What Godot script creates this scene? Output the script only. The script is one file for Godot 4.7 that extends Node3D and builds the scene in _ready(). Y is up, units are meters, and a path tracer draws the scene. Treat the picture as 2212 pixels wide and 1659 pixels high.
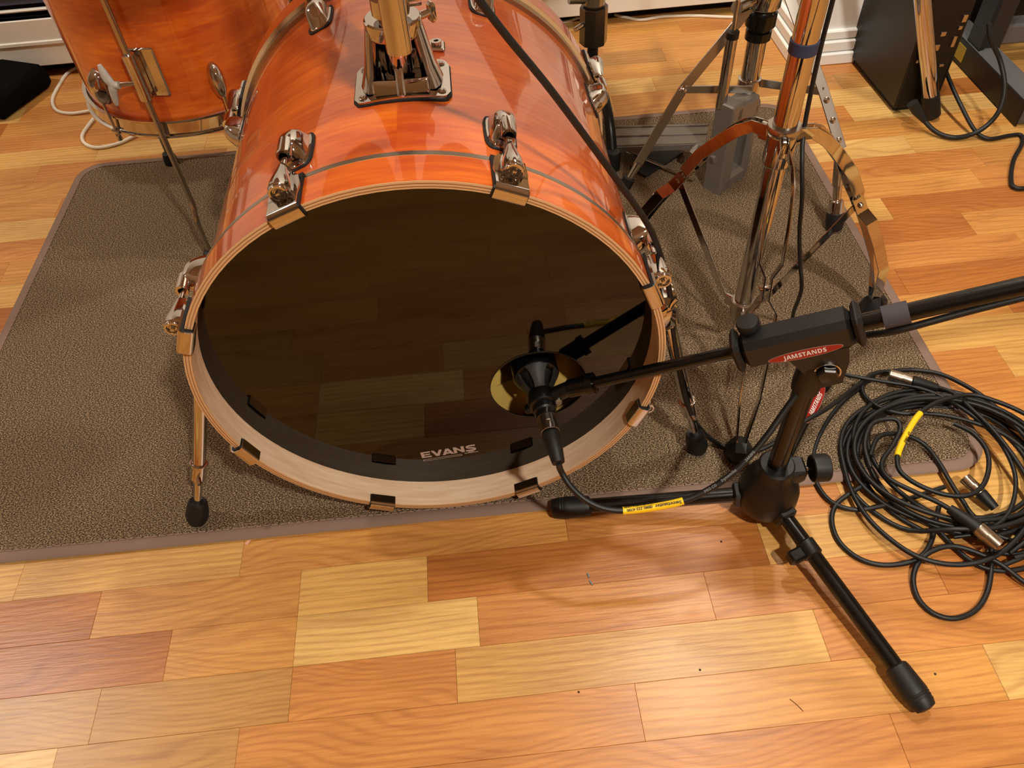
extends Node3D
# ---------------------------------------------------------------- mesh builder
class MB:
	var v := PackedVector3Array()
	var t := PackedVector2Array()
	func tri(a: Vector3, b: Vector3, c: Vector3, ua := Vector2.ZERO, ub := Vector2.ZERO, uc := Vector2.ZERO) -> void:
		v.append(a); v.append(b); v.append(c); t.append(ua); t.append(ub); t.append(uc)
	func quad(a: Vector3, b: Vector3, c: Vector3, d: Vector3, ua := Vector2(0, 0), ub := Vector2(1, 0), uc := Vector2(1, 1), ud := Vector2(0, 1)) -> void:
		tri(a, b, c, ua, ub, uc); tri(a, c, d, ua, uc, ud)
	# turn the triangles added since "from" outwards (signed volume about their middle)
	func outward(from: int) -> void:
		var m := Vector3.ZERO
		for i in range(from, v.size()): m += v[i]
		m /= maxf(1.0, float(v.size() - from))
		var vol := 0.0
		for i in range(from, v.size(), 3): vol += (v[i] - m).dot((v[i + 1] - m).cross(v[i + 2] - m))
		if vol < 0.0:
			for i in range(from, v.size(), 3):
				var q := v[i + 1]; v[i + 1] = v[i + 2]; v[i + 2] = q
				var w := t[i + 1]; t[i + 1] = t[i + 2]; t[i + 2] = w
	func loft(rings: Array, cap0 := true, cap1 := true, ring_closed := true, loop := false) -> void:
		var from := v.size()
		var n: int = rings[0].size()
		var along := 0.0
		var m := rings.size()
		for i in (m if loop else m - 1):
			var a: PackedVector3Array = rings[i]
			var b: PackedVector3Array = rings[(i + 1) % m]
			var step := a[0].distance_to(b[0])
			for k in (n if ring_closed else n - 1):
				var k2 := (k + 1) % n
				var u0 := float(k) / n
				var u1 := float(k + 1) / n
				quad(a[k], a[k2], b[k2], b[k], Vector2(u0, along), Vector2(u1, along), Vector2(u1, along + step), Vector2(u0, along + step))
			along += step
		if not loop:
			for e in [[cap0, 0, true], [cap1, m - 1, false]]:
				if not e[0]: continue
				var r: PackedVector3Array = rings[e[1]]
				var c := Vector3.ZERO
				for p in r: c += p
				c /= r.size()
				for k in r.size():
					var p0 := r[k]
					var p1 := r[(k + 1) % r.size()]
					if e[2]: tri(c, p1, p0)
					else: tri(c, p0, p1)
		outward(from)
	func box(x: Transform3D, s: Vector3, bevel := 0.002) -> void:
		var h := s * 0.5
		var b := minf(bevel, minf(h.x, minf(h.y, h.z)) * 0.8)
		var rings := []
		for q in [[-h.z, b], [-h.z + b, 0.0], [h.z - b, 0.0], [h.z, b]]:
			var ix: float = h.x - q[1]
			var iy: float = h.y - q[1]
			var r := PackedVector3Array()
			for p in [Vector2(ix, -iy + b), Vector2(ix, iy - b), Vector2(ix - b, iy), Vector2(-ix + b, iy), Vector2(-ix, iy - b), Vector2(-ix, -iy + b), Vector2(-ix + b, -iy), Vector2(ix - b, -iy)]:
				r.append(x * Vector3(p.x, p.y, q[0]))
			rings.append(r)
		loft(rings)
	static func frames(path: PackedVector3Array, up := Vector3.ZERO) -> Array:
		var out := []
		var n := path.size()
		var last := up
		for i in n:
			var d := (path[mini(i + 1, n - 1)] - path[maxi(i - 1, 0)]).normalized()
			if last == Vector3.ZERO: last = Vector3.UP if absf(d.y) < 0.9 else Vector3.RIGHT
			var side := d.cross(last).normalized()
			var nor := side.cross(d).normalized()
			if up == Vector3.ZERO: last = nor
			out.append([side, nor])
		return out
	func tube(path: PackedVector3Array, r, n := 10, cap := true) -> void:
		var fr := frames(path)
		var rings := []
		for i in path.size():
			var rad: float = r[i] if r is Array else r
			var q := PackedVector3Array()
			for k in n:
				var a := TAU * k / n
				q.append(path[i] + (fr[i][0] * cos(a) + fr[i][1] * sin(a)) * rad)
			rings.append(q)
		loft(rings, cap, cap)
	# flat bar along a path: w along "side", th across
	func bar(path: PackedVector3Array, wide: Vector3, w: float, th: float) -> void:
		var rings := []
		var n := path.size()
		for i in n:
			var d := (path[mini(i + 1, n - 1)] - path[maxi(i - 1, 0)]).normalized()
			var b := (wide - d * wide.dot(d)).normalized()
			var c := d.cross(b)
			var e := th * 0.3
			var q := PackedVector3Array()
			for p in [Vector2(w / 2, -th / 2 + e), Vector2(w / 2, th / 2 - e), Vector2(w / 2 - e, th / 2), Vector2(-w / 2 + e, th / 2), Vector2(-w / 2, th / 2 - e), Vector2(-w / 2, -th / 2 + e), Vector2(-w / 2 + e, -th / 2), Vector2(w / 2 - e, -th / 2)]:
				q.append(path[i] + b * p.x + c * p.y)
			rings.append(q)
		loft(rings)
	# profile of (radius, height) turned about x.basis.z through x.origin
	func lathe(x: Transform3D, prof: Array, n := 24, loop := false, cap := true) -> void:
		var rings := []
		for p in prof:
			var q := PackedVector3Array()
			for k in n:
				var a := TAU * k / n
				q.append(x * Vector3(cos(a) * p[0], sin(a) * p[0], p[1]))
			rings.append(q)
		loft(rings, cap and not loop, cap and not loop, true, loop)
	func extrude(poly: PackedVector2Array, x: Transform3D, z0: float, z1: float) -> void:
		var from := v.size()
		var id := Geometry2D.triangulate_polygon(poly)
		var cw := Geometry2D.is_polygon_clockwise(poly)
		for i in range(0, id.size(), 3):
			var a := poly[id[i]]
			var b := poly[id[i + 1]]
			var c := poly[id[i + 2]]
			if (b - a).cross(c - a) < 0.0:
				var s := b; b = c; c = s
			tri(x * Vector3(a.x, a.y, z1), x * Vector3(b.x, b.y, z1), x * Vector3(c.x, c.y, z1), a, b, c)
			tri(x * Vector3(a.x, a.y, z0), x * Vector3(c.x, c.y, z0), x * Vector3(b.x, b.y, z0), a, c, b)
		for i in poly.size():
			var a := poly[i]
			var b := poly[(i + 1) % poly.size()]
			if cw:
				var s := a; a = b; b = s
			quad(x * Vector3(a.x, a.y, z0), x * Vector3(b.x, b.y, z0), x * Vector3(b.x, b.y, z1), x * Vector3(a.x, a.y, z1))
		outward(from)
	func commit(angle := 40.0) -> ArrayMesh:
		var lim := cos(deg_to_rad(angle))
		var fn := PackedVector3Array()
		var at := {}
		for i in range(0, v.size(), 3):
			var nn := (v[i + 1] - v[i]).cross(v[i + 2] - v[i])
			fn.append(nn)
			for k in 3:
				var key := Vector3i((v[i + k] * 50000.0).round())
				if not at.has(key): at[key] = PackedInt32Array()
				at[key].append(i / 3)
		var nor := PackedVector3Array()
		nor.resize(v.size())
		for i in range(0, v.size(), 3):
			var f := fn[i / 3].normalized()
			for k in 3:
				var key := Vector3i((v[i + k] * 50000.0).round())
				var s := Vector3.ZERO
				for j in at[key]:
					var g := fn[j]
					if g.length_squared() > 0.0 and g.normalized().dot(f) >= lim: s += g
				nor[i + k] = s.normalized() if s.length_squared() > 0.0 else Vector3.UP
		var pv := PackedVector3Array(); var pn := PackedVector3Array(); var pt := PackedVector2Array()
		for i in range(0, v.size(), 3):
			if fn[i / 3].length_squared() < 1e-22: continue
			for k in [0, 2, 1]:
				pv.append(v[i + k]); pn.append(nor[i + k]); pt.append(t[i + k])
		var arr := []
		arr.resize(Mesh.ARRAY_MAX)
		arr[Mesh.ARRAY_VERTEX] = pv; arr[Mesh.ARRAY_NORMAL] = pn; arr[Mesh.ARRAY_TEX_UV] = pt
		var m := ArrayMesh.new()
		m.add_surface_from_arrays(Mesh.PRIMITIVE_TRIANGLES, arr)
		return m
# ---------------------------------------------------------------- camera numbers (image 2212 x 1659)
const FOCAL := 1698.181
const EYE := Vector3(0, 1.0283, 0)
var CR := Vector3(0.99706082, -0.0498402, 0.05818653)
var CU := Vector3(0.07661408, 0.64862371, -0.7572434)
var CF := Vector3(0, -0.75947564, -0.65053575)
const TURN := 0.0344   # the room (boards, walls) is turned this much
func dir(x: float, y: float) -> Vector3: return CF + CR * ((x - 1106.0) / FOCAL) - CU * ((y - 829.5) / FOCAL)
func fl(x: float, y: float, h := 0.0) -> Vector3:      # the point at height h that shows at this pixel
	var d := dir(x, y)
	return EYE + d * ((h - EYE.y) / d.y)
func vt(x: float, y: float, bx: float, bz: float) -> Vector3:   # on the upright through (bx, bz)
	var d := dir(x, y)
	var s := (bx * d.x + bz * d.z) / (d.x * d.x + d.z * d.z)
	return Vector3(bx, EYE.y + d.y * s, bz)
func zp(x: float, y: float, z: float) -> Vector3:      # on the plane z
	var d := dir(x, y)
	return EYE + d * (z / d.z)
# ---------------------------------------------------------------- scene helpers
var M := {}
var taken := {}
func numbered(n: String) -> String:
	if not taken.has(n):
		taken[n] = 0
		return n
	taken[n] += 1
	return "%s_%03d" % [n, taken[n]]
func tag(o: Node, label: String, cat: String, group := "") -> void:
	o.set_meta("label", label); o.set_meta("category", cat)
	if group: o.set_meta("group", group)
func thing(called: String, label: String, cat: String, at := Vector3.ZERO, group := "") -> Node3D:
	var o := Node3D.new()
	o.name = numbered(called)
	add_child(o)
	o.position = at
	tag(o, label, cat, group)
	o.set_meta("org", at)
	return o
func part(parent: Node3D, called: String, b: MB, m: Material, angle := 40.0, label := "") -> MeshInstance3D:
	var o := MeshInstance3D.new()
	o.name = called
	o.mesh = b.commit(angle)
	o.material_override = m
	parent.add_child(o, true)
	if parent.has_meta("org"): o.position = -parent.get_meta("org")
	if label: o.set_meta("label", label)
	return o
func inst(parent: Node3D, called: String, mesh: Mesh, m: Material, x := Transform3D()) -> MeshInstance3D:
	var o := MeshInstance3D.new()
	o.name = called; o.mesh = mesh; o.material_override = m; o.transform = x
	parent.add_child(o, true)
	return o
func struct(called: String, b: MB, m: Material) -> MeshInstance3D:
	var o := MeshInstance3D.new()
	o.name = called; o.mesh = b.commit(30.0); o.material_override = m; o.rotation.y = TURN
	o.set_meta("kind", "structure")
	add_child(o)
	return o
func smooth(p: Array, per := 6) -> PackedVector3Array:
	var out := PackedVector3Array()
	var n := p.size()
	for i in n - 1:
		var a: Vector3 = p[maxi(i - 1, 0)]
		var b: Vector3 = p[i]
		var c: Vector3 = p[i + 1]
		var d: Vector3 = p[mini(i + 2, n - 1)]
		for k in per:
			var s := float(k) / per
			out.append(0.5 * ((2.0 * b) + (c - a) * s + (2.0 * a - 5.0 * b + 4.0 * c - d) * s * s + (3.0 * b - a - 3.0 * c + d) * s * s * s))
	out.append(p[n - 1])
	return out
func V(a: Array) -> PackedVector3Array: return PackedVector3Array(a)
func aim(at: Vector3, axis: Vector3, up := Vector3.UP) -> Transform3D:   # z along axis
	var z := axis.normalized()
	var x := up.cross(z)
	if x.length() < 0.01: x = Vector3.RIGHT.cross(z)
	x = x.normalized()
	return Transform3D(Basis(x, z.cross(x), z), at)
func mat(c: Color, rough: float, metal := 0.0, spec := 0.5) -> StandardMaterial3D:
	var m := StandardMaterial3D.new()
	m.albedo_color = c; m.roughness = rough; m.metallic = metal; m.metallic_specular = spec
	return m
func rgb(r: float, g: float, b: float) -> Color: return Color(r / 255.0, g / 255.0, b / 255.0)
func noise(seed_: int, freq: float, oct := 3) -> FastNoiseLite:
	var n := FastNoiseLite.new()
	n.seed = seed_; n.frequency = freq; n.noise_type = FastNoiseLite.TYPE_SIMPLEX_SMOOTH; n.fractal_octaves = oct
	return n
func noise_tex(size: int, freq: float, seed_: int, c0: Color, c1: Color, oct := 4, normal := false, bump := 4.0) -> NoiseTexture2D:
	var t := NoiseTexture2D.new()
	t.width = size; t.height = size; t.seamless = true
	t.noise = noise(seed_, freq, oct)
	t.generate_mipmaps = false
	if normal:
		t.as_normal_map = true; t.bump_strength = bump
	else:
		var g := Gradient.new()
		g.set_color(0, c0); g.set_color(1, c1)
		t.color_ramp = g
	return t
func grain_images(seed_: int, style: int) -> Array:   # board figure: colour (light value, redder where darker) and fine relief
	var w := 1024
	var h := 320
	var im := Image.create(w, h, false, Image.FORMAT_RGB8)
	var rl := Image.create(w, h, false, Image.FORMAT_L8)
	var n1 := noise(seed_, 0.01, 2)
	var n2 := noise(seed_ + 1, 0.05, 2)
	var n3 := noise(seed_ + 2, 0.02, 3)
	for y in h:
		for x in w:
			var xf := float(x)
			var yf := float(y)
			var warp := n1.get_noise_2d(xf * 0.22, yf * 0.55)
			var d := yf * 0.15 + warp * (2.0 if style == 0 else 7.5) + n3.get_noise_2d(xf * 0.12, yf * 1.3) * 0.5
			var ring := 0.5 + 0.5 * sin(d * TAU * 0.55)
			ring = pow(ring, 3.0)
			var streak := n2.get_noise_2d(xf * 0.12, yf * 3.2)
			var fine := n2.get_noise_2d(xf * 0.5 + 700.0, yf * 9.0)
			var broad := n3.get_noise_2d(xf * 0.1 + 90.0, yf * 0.35)
			var g := 0.92 - 0.09 * ring + 0.08 * streak + 0.06 * fine + 0.12 * broad
			g = clampf(g, 0.45, 1.0)
			im.set_pixel(x, y, Color(minf(1.0, g * 0.75 + 0.25), g, g * 1.08 - 0.08))
			rl.set_pixel(x, y, Color(0.5 + 0.3 * fine + 0.25 * streak, 0, 0))
	return [ImageTexture.create_from_image(im), rl]
# ---------------------------------------------------------------- build
func _ready() -> void:
	setup_view()
	materials()
	room()
	rug()
	bass_drum()
	kick_pillow()
	microphone()
	mic_stand()
	mic_cable()
	floor_tom()
	cymbal_stand()
	hi_hat_stand()
	snare_stand()
	tom_holder()
	upper_kit()
	desk_side()
	left_side()
	cables()
	crumbs()

func setup_view() -> void:
	var cam := Camera3D.new()
	cam.name = "camera"
	add_child(cam)
	cam.transform = Transform3D(Basis(CR, CU, -CF), EYE)
	cam.fov = rad_to_deg(2.0 * atan(829.5 / FOCAL))
	cam.near = 0.02
	cam.current = true
	var e := Environment.new()
	e.background_mode = Environment.BG_COLOR
	e.background_color = Color(0.01, 0.009, 0.008)
	e.tonemap_mode = Environment.TONE_MAPPER_LINEAR
	e.tonemap_exposure = 0.71
	e.sdfgi_enabled = true; e.ssao_enabled = true; e.ssil_enabled = true
	var w := WorldEnvironment.new()
	w.name = "environment"
	w.environment = e
	add_child(w)
	lamp(Vector3(0.72, 2.4, 0.76), 8.0, "in front of the drum kit")
	lamp(Vector3(0.62, 2.4, -1.12), 2.3, "above the cymbal stand")
	lamp(Vector3(0.58, 2.4, -1.75), 2.4, "above the hi-hat stand, near the back wall")
	lamp(Vector3(-2.2, 2.4, -1.2), 3.5, "beyond the floor tom")

func lamp(at: Vector3, energy: float, where: String) -> void:
	var o := thing("ceiling_downlight", "round white ceiling downlight, switched on, " + where, "lamp", at, "recessed ceiling downlights")
	var b := MB.new()
	var x := Transform3D(Basis(Vector3.RIGHT, Vector3.FORWARD, Vector3.UP), at)
	b.lathe(x, [[0.068, 0.0], [0.092, 0.0], [0.09, -0.006], [0.07, -0.009], [0.066, -0.004]], 28, true)
	part(o, "trim_ring", b, mat(Color(0.9, 0.89, 0.86), 0.5))
	b = MB.new()
	b.lathe(x, [[0.001, -0.003], [0.067, -0.003], [0.067, 0.0], [0.001, 0.0]], 28, true)
	var m := mat(Color(1, 0.93, 0.82), 0.6)
	m.emission_enabled = true; m.emission = Color(1.0, 0.965, 0.91); m.emission_energy_multiplier = 9.0
	part(o, "diffuser", b, m)
	var l := SpotLight3D.new()
	l.name = "light"
	o.add_child(l)
	l.position = Vector3(0, -0.03, 0)
	l.rotation.x = -PI / 2
	l.light_color = Color(1.0, 0.965, 0.91)
	l.light_energy = energy
	l.light_size = 0.06
	l.spot_range = 9.0
	l.spot_attenuation = 2.0
	l.spot_angle = 78.0
	l.spot_angle_attenuation = 0.6
	l.shadow_enabled = true

func materials() -> void:
	M.chrome = mat(Color(0.79, 0.78, 0.775), 0.06, 1.0)
	M.dull_chrome = mat(Color(0.72, 0.70, 0.67), 0.24, 1.0)
	M.nickel = mat(Color(0.80, 0.77, 0.71), 0.26, 1.0)
	M.black = mat(Color(0.035, 0.034, 0.034), 0.42)
	M.black_gloss = mat(Color(0.03, 0.03, 0.03), 0.22)
	M.rubber = mat(Color(0.05, 0.05, 0.05), 0.55)
	M.cable = mat(Color(0.055, 0.056, 0.056), 0.5)
	M.cable.normal_enabled = true
	M.cable.normal_texture = noise_tex(256, 0.08, 77, Color.BLACK, Color.WHITE, 2, true, 2.0)
	M.cable.uv1_triplanar = true; M.cable.uv1_scale = Vector3(30, 30, 30); M.cable.normal_scale = 0.2
	M.white_cable = mat(rgb(226, 216, 196), 0.5)
	M.cast = mat(Color(0.52, 0.50, 0.47), 0.45, 0.55)
	M.gasket = mat(Color(0.03, 0.028, 0.027), 0.6)
	M.yellow = mat(rgb(250, 205, 20), 0.42)
	M.print_black = mat(Color(0.03, 0.03, 0.03), 0.6)
	M.print_white = mat(Color(0.86, 0.84, 0.82), 0.5)
	M.red = mat(rgb(150, 18, 14), 0.3)
	M.silver_print = mat(rgb(176, 158, 150), 0.5)
	# lacquered maple: the figure runs round the drum
	var w := 1024
	var im := Image.create(w, 512, false, Image.FORMAT_RGB8)
	var na := noise(5, 0.012, 3)
	var nb := noise(6, 0.05, 3)
	var lo := rgb(178, 62, 8)
	var hi := rgb(232, 118, 24)
	for y in 512:
		for x in w:
			var s := 0.5 + 0.5 * na.get_noise_2d(x * 0.25, y * 0.8) + 0.30 * nb.get_noise_2d(x * 0.16, y * 1.6) + 0.14 * nb.get_noise_2d(x * 0.5, y * 5.0)
			im.set_pixel(x, y, lo.lerp(hi, clampf(s, 0.0, 1.0)))
	M.lacquer = mat(Color.WHITE, 0.4)
	M.lacquer.albedo_texture = ImageTexture.create_from_image(im)
	M.lacquer.uv1_scale = Vector3(2, 2.2, 1)
	M.lacquer.clearcoat_enabled = true; M.lacquer.clearcoat = 1.0; M.lacquer.clearcoat_roughness = 0.035
	M.maple = mat(rgb(240, 212, 182), 0.5)
	M.maple.albedo_texture = noise_tex(512, 0.02, 301, rgb(226, 214, 202), Color.WHITE, 4)
	M.maple.uv1_scale = Vector3(1.5, 9, 1)
	M.ply = mat(rgb(214, 172, 124), 0.5)
	M.ply_dark = mat(rgb(150, 104, 66), 0.55)
	M.head = mat(Color(0.012, 0.010, 0.009), 0.035, 0.0, 0.5)
	M.steel_hoop = mat(Color(0.68, 0.66, 0.63), 0.28, 1.0)
	# boards
	M.wood = []
	var reliefs := []
	for s in 4:
		var g: Array = grain_images(20 + s * 9, 0 if s % 2 == 0 else 1)
		var rl: Image = g[1]
		rl.convert(Image.FORMAT_RGB8)
		rl.bump_map_to_normal_map(1.2)
		M.wood.append([g[0], ImageTexture.create_from_image(rl)])
	M.tones = [rgb(220, 172, 96), rgb(213, 154, 80), rgb(207, 142, 74), rgb(188, 120, 56), rgb(195, 146, 80), rgb(226, 184, 110)]
	M.boards = {}
	# carpet
	M.carpet = mat(Color.WHITE, 0.95, 0.0, 0.2)
	M.carpet.albedo_texture = noise_tex(1024, 0.14, 41, rgb(62, 50, 38), rgb(180, 156, 124), 4)
	M.carpet.albedo_texture.color_ramp.offsets = PackedFloat32Array([0.32, 0.76])
	M.carpet.uv1_triplanar = true; M.carpet.uv1_world_triplanar = true; M.carpet.uv1_scale = Vector3(1.9, 3.0, 3.2)
	M.carpet.heightmap_enabled = true
	M.carpet.heightmap_texture = noise_tex(1024, 0.14, 41, Color.BLACK, Color.WHITE, 4)
	M.carpet.heightmap_scale = 0.2
	M.binding = mat(rgb(134, 112, 100), 0.85, 0.0, 0.2)
	M.stitch = mat(rgb(148, 122, 110), 0.9, 0.0, 0.2)
	M.wall = mat(rgb(232, 226, 214), 0.85, 0.0, 0.3)
	M.wall.heightmap_enabled = true
	M.wall.heightmap_texture = noise_tex(512, 0.05, 61, Color.BLACK, Color.WHITE)
	M.wall.heightmap_scale = 0.05
	M.wall.uv1_triplanar = true; M.wall.uv1_scale = Vector3(2, 2, 2)
	M.ceiling = mat(rgb(214, 206, 194), 0.9, 0.0, 0.2)
	M.white_paint = mat(rgb(232, 228, 216), 0.45)
	M.white_gloss = mat(rgb(246, 246, 242), 0.35)
	M.dark_gap = mat(Color(0.035, 0.03, 0.028), 0.8)

func board_material(style: int, tone: int) -> StandardMaterial3D:
	var key := style * 16 + tone
	if not M.boards.has(key):
		var m := mat(M.tones[tone], 0.34, 0.0, 0.5)
		m.albedo_texture = M.wood[style][0]
		m.normal_enabled = true
		m.normal_texture = M.wood[style][1]
		m.normal_scale = 0.14
		M.boards[key] = m
	return M.boards[key]

func room() -> void:
	# floor: a slab, and on it every strip of the laminate boards
	var b := MB.new()
	b.box(Transform3D(Basis(), Vector3(-0.6, -0.06, 1.7)), Vector3(8.4, 0.1, 8.2), 0.001)
	var base := struct("floor", b, mat(rgb(96, 56, 26), 0.7))
	var wd := 0.0715
	var gap := 0.0003
	var rng := RandomNumberGenerator.new()
	rng.seed = 11
	# strips read from the photograph: row -> [[joint positions], [tones from left to right]]
	var known := {
		-2: [[-0.74, -0.21, 0.445], [4, 1, 2, 2]],
		-1: [[-0.598, -0.3678, 0.14, 0.597], [5, 4, 2, 1, 5]],
		0: [[-0.56, -0.3065, -0.0888, 0.398], [4, 4, 2, 0, 2]],
		1: [[-0.48, -0.3065, -0.055, 0.266], [3, 1, 5, 2, 2]],
		2: [[-0.595, -0.3065, -0.1236, 0.362], [3, 1, 0, 3, 0]],
		3: [[-0.397, 0.085, 0.5], [0, 1, 2, 0]],
	}
	var rest := MB.new()
	var seen := 0
	for row in range(-84, 27):
		var t1 := -0.3535 - wd * row            # near edge
		var t0 := t1 - wd                        # far edge
		if t0 < -2.3 or t1 > 5.7: continue
		var joints := []
		var tones := []
		if known.has(row):
			joints = known[row][0].duplicate()
			tones = known[row][1].duplicate()
			var s0: float = joints[0]
			while s0 > -4.6:
				s0 -= rng.randf_range(0.28, 0.52) * (3.0 if s0 < -2.0 else 1.0)
				joints.push_front(s0); tones.push_front(rng.randi_range(0, 4))
			var s1: float = joints[-1]
			while s1 < 3.4:
				s1 += rng.randf_range(0.28, 0.52) * (3.0 if s1 > 1.9 else 1.0)
				joints.append(s1); tones.append(rng.randi_range(0, 5))
		else:
			var s := -4.7 - rng.randf_range(0.0, 0.4)
			joints.append(s)
			while s < 3.4:
				s += rng.randf_range(0.24, 0.56) * (3.0 if s < -2.2 or s > 1.9 or t1 > 0.0 else 1.0)
				joints.append(s); tones.append([0, 1, 1, 2, 2, 3, 4, 5][rng.randi_range(0, 7)])
			tones.push_front(0)
		for i in joints.size() - 1:
			var a: float = joints[i] + gap * 0.5
			var c: float = joints[i + 1] - gap * 0.5
			var tone: int = tones[i + 1] if i + 1 < tones.size() else 1
			var lift := rng.randf_range(-0.00012, 0.00012)
			var mid := Vector3((a + c) / 2.0, 0, (t0 + t1) / 2.0).rotated(Vector3.UP, TURN)
			var rel := mid - EYE
			var dz := rel.dot(CF)
			var px := 1106.0 + FOCAL * rel.dot(CR) / dz
			var py := 829.5 - FOCAL * rel.dot(CU) / dz
			var half := (c - a) * 0.5 * FOCAL / maxf(dz, 0.2)
			var inview := dz > 0.1 and px > -half and px < 2212.0 + half and py > -40.0 and py < 1740.0
			var uo := rng.randf() * maxf(0.0, 1.0 - (c - a) / 1.1)
			var vo := rng.randf() * 0.75
			if inview:
				var q := MB.new()
				strip(q, a, c, t0 + gap * 0.5, t1 - gap * 0.5, lift, uo, vo)
				inst(base, "plank", q.commit(20.0), board_material(rng.randi_range(0, 3), tone))
				seen += 1
			else:
				strip(rest, a, c, t0 + gap * 0.5, t1 - gap * 0.5, lift, uo, vo)
				rng.randi()
	var o := inst(base, "planks_beyond", rest.commit(20.0), board_material(0, 1))
	o.set_meta("kind", "stuff")
	print("planks ", seen)
	# walls, ceiling
	var H := 2.41
	b = MB.new(); b.box(Transform3D(Basis(), Vector3(-0.6, H / 2, -2.27)), Vector3(8.4, H, 0.12), 0.001)
	struct("wall_back", b, M.wall)
	b = MB.new(); b.box(Transform3D(Basis(), Vector3(-0.6, H / 2, 5.74)), Vector3(8.4, H, 0.12), 0.001)
	struct("wall_front", b, M.wall)
	b = MB.new(); b.box(Transform3D(Basis(), Vector3(-4.76, H / 2, 1.7)), Vector3(0.12, H, 8.2), 0.001)
	struct("wall_left", b, M.wall)
	b = MB.new(); b.box(Transform3D(Basis(), Vector3(3.56, H / 2, 1.7)), Vector3(0.12, H, 8.2), 0.001)
	struct("wall_right", b, M.wall)
	b = MB.new(); b.box(Transform3D(Basis(), Vector3(-0.6, H + 0.06, 1.7)), Vector3(8.4, 0.1, 8.2), 0.001)
	struct("ceiling", b, M.ceiling)
	# the white boxed-in chase that steps out of the back wall, with its stepped skirting
	b = MB.new(); b.box(Transform3D(Basis(), Vector3(1.02, H / 2, -2.03)), Vector3(0.34, H, 0.36), 0.002)
	struct("wall_chase", b, M.white_gloss)
	b = MB.new()
	for q in [[0.022, 0.0, 0.03], [0.016, 0.032, 0.058], [0.010, 0.060, 0.082]]:
		b.box(Transform3D(Basis(), Vector3(1.02, (q[1] + q[2]) / 2, -2.03)), Vector3(0.34 + q[0] * 2, q[2] - q[1], 0.36 + q[0] * 2), 0.003)
	struct("baseboard_chase", b, M.white_gloss)

func strip(q: MB, a: float, c: float, t0: float, t1: float, lift: float, uo: float, vo: float) -> void:
	var e := 0.0003
	var y := lift
	var d := 0.002
	var P := [Vector3(a + e, y, t0 + e), Vector3(c - e, y, t0 + e), Vector3(c - e, y, t1 - e), Vector3(a + e, y, t1 - e)]
	var O := [Vector3(a, y - e, t0), Vector3(c, y - e, t0), Vector3(c, y - e, t1), Vector3(a, y - e, t1)]
	var B := [Vector3(a, y - d, t0), Vector3(c, y - d, t0), Vector3(c, y - d, t1), Vector3(a, y - d, t1)]
	var uv := func(p: Vector3) -> Vector2: return Vector2(uo + (p.x - a) / 1.1, vo + (p.z - t0) / 0.30)
	q.quad(P[3], P[2], P[1], P[0], uv.call(P[3]), uv.call(P[2]), uv.call(P[1]), uv.call(P[0]))
	for k in 4:
		var k2 := (k + 1) % 4
		q.quad(P[k], P[k2], O[k2], O[k], uv.call(P[k]), uv.call(P[k2]), uv.call(O[k2]), uv.call(O[k]))
		q.quad(O[k], O[k2], B[k2], B[k], uv.call(O[k]), uv.call(O[k2]), uv.call(B[k2]), uv.call(B[k]))

func round_rect(hx: float, hz: float, r: float, n := 8) -> PackedVector2Array:
	var p := PackedVector2Array()
	for c in [[hx - r, hz - r, 0], [-hx + r, hz - r, 1], [-hx + r, -hz + r, 2], [hx - r, -hz + r, 3]]:
		for k in n + 1:
			var a: float = PI / 2 * (c[2] + float(k) / n)
			p.append(Vector2(c[0] + cos(a) * r, c[1] + sin(a) * r))
	return p

func rug() -> void:
	var at := Vector3(-0.125, 0, -1.148)
	var o := thing("rug", "brown heathered low-pile rug with mauve binding under the drum kit", "rug", at)
	var rot := Basis(Vector3.UP, 0.0232)
	var hx := 0.835
	var hz := 0.527
	var b := MB.new()
	var rings := []
	for q in [[0.0, 0.0], [0.0, 0.0062], [0.006, 0.0072]]:
		var r := PackedVector3Array()
		for p in round_rect(hx - 0.012 - q[0], hz - 0.012 - q[0], 0.045, 6): r.append(at + rot * Vector3(p.x, q[1], p.y))
		rings.append(r)
	b.loft(rings)
	part(o, "pile", b, M.carpet, 30.0)
	b = MB.new()
	var outl := round_rect(hx - 0.008, hz - 0.008, 0.05, 8)
	rings = []
	for i in outl.size():
		var p := outl[i]
		var pn := outl[(i + 1) % outl.size()]
		var pp := outl[(i - 1 + outl.size()) % outl.size()]
		var tn := (pn - pp).normalized()
		var nn := Vector2(tn.y, -tn.x)
		var r := PackedVector3Array()
		for k in 8:
			var a := TAU * k / 8
			var w := p + nn * cos(a) * 0.0105
			r.append(at + rot * Vector3(w.x, 0.0045 + sin(a) * 0.0044, w.y))
		rings.append(r)
	b.loft(rings, false, false, true, true)
	part(o, "binding", b, M.binding, 50.0, "mauve-brown sewn edge binding")
	# the seam of stitches along the inner edge of the binding
	b = MB.new()
	var seam := round_rect(hx - 0.016, hz - 0.016, 0.046, 8)
	for i in seam.size():
		var p0 := seam[i]
		var p1 := seam[(i + 1) % seam.size()]
		var L := p0.distance_to(p1)
		var n := maxi(1, int(L / 0.012))
		for k in n:
			var s0 := p0.lerp(p1, (k + 0.15) / n)
			var s1 := p0.lerp(p1, (k + 0.85) / n)
			b.bar(V([at + rot * Vector3(s0.x, 0.0085, s0.y), at + rot * Vector3(s1.x, 0.0085, s1.y)]), rot * Vector3(0.3, 0, 1), 0.0018, 0.0012)
	var s := part(o, "stitching", b, M.stitch)
	s.set_meta("kind", "stuff")

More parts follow.
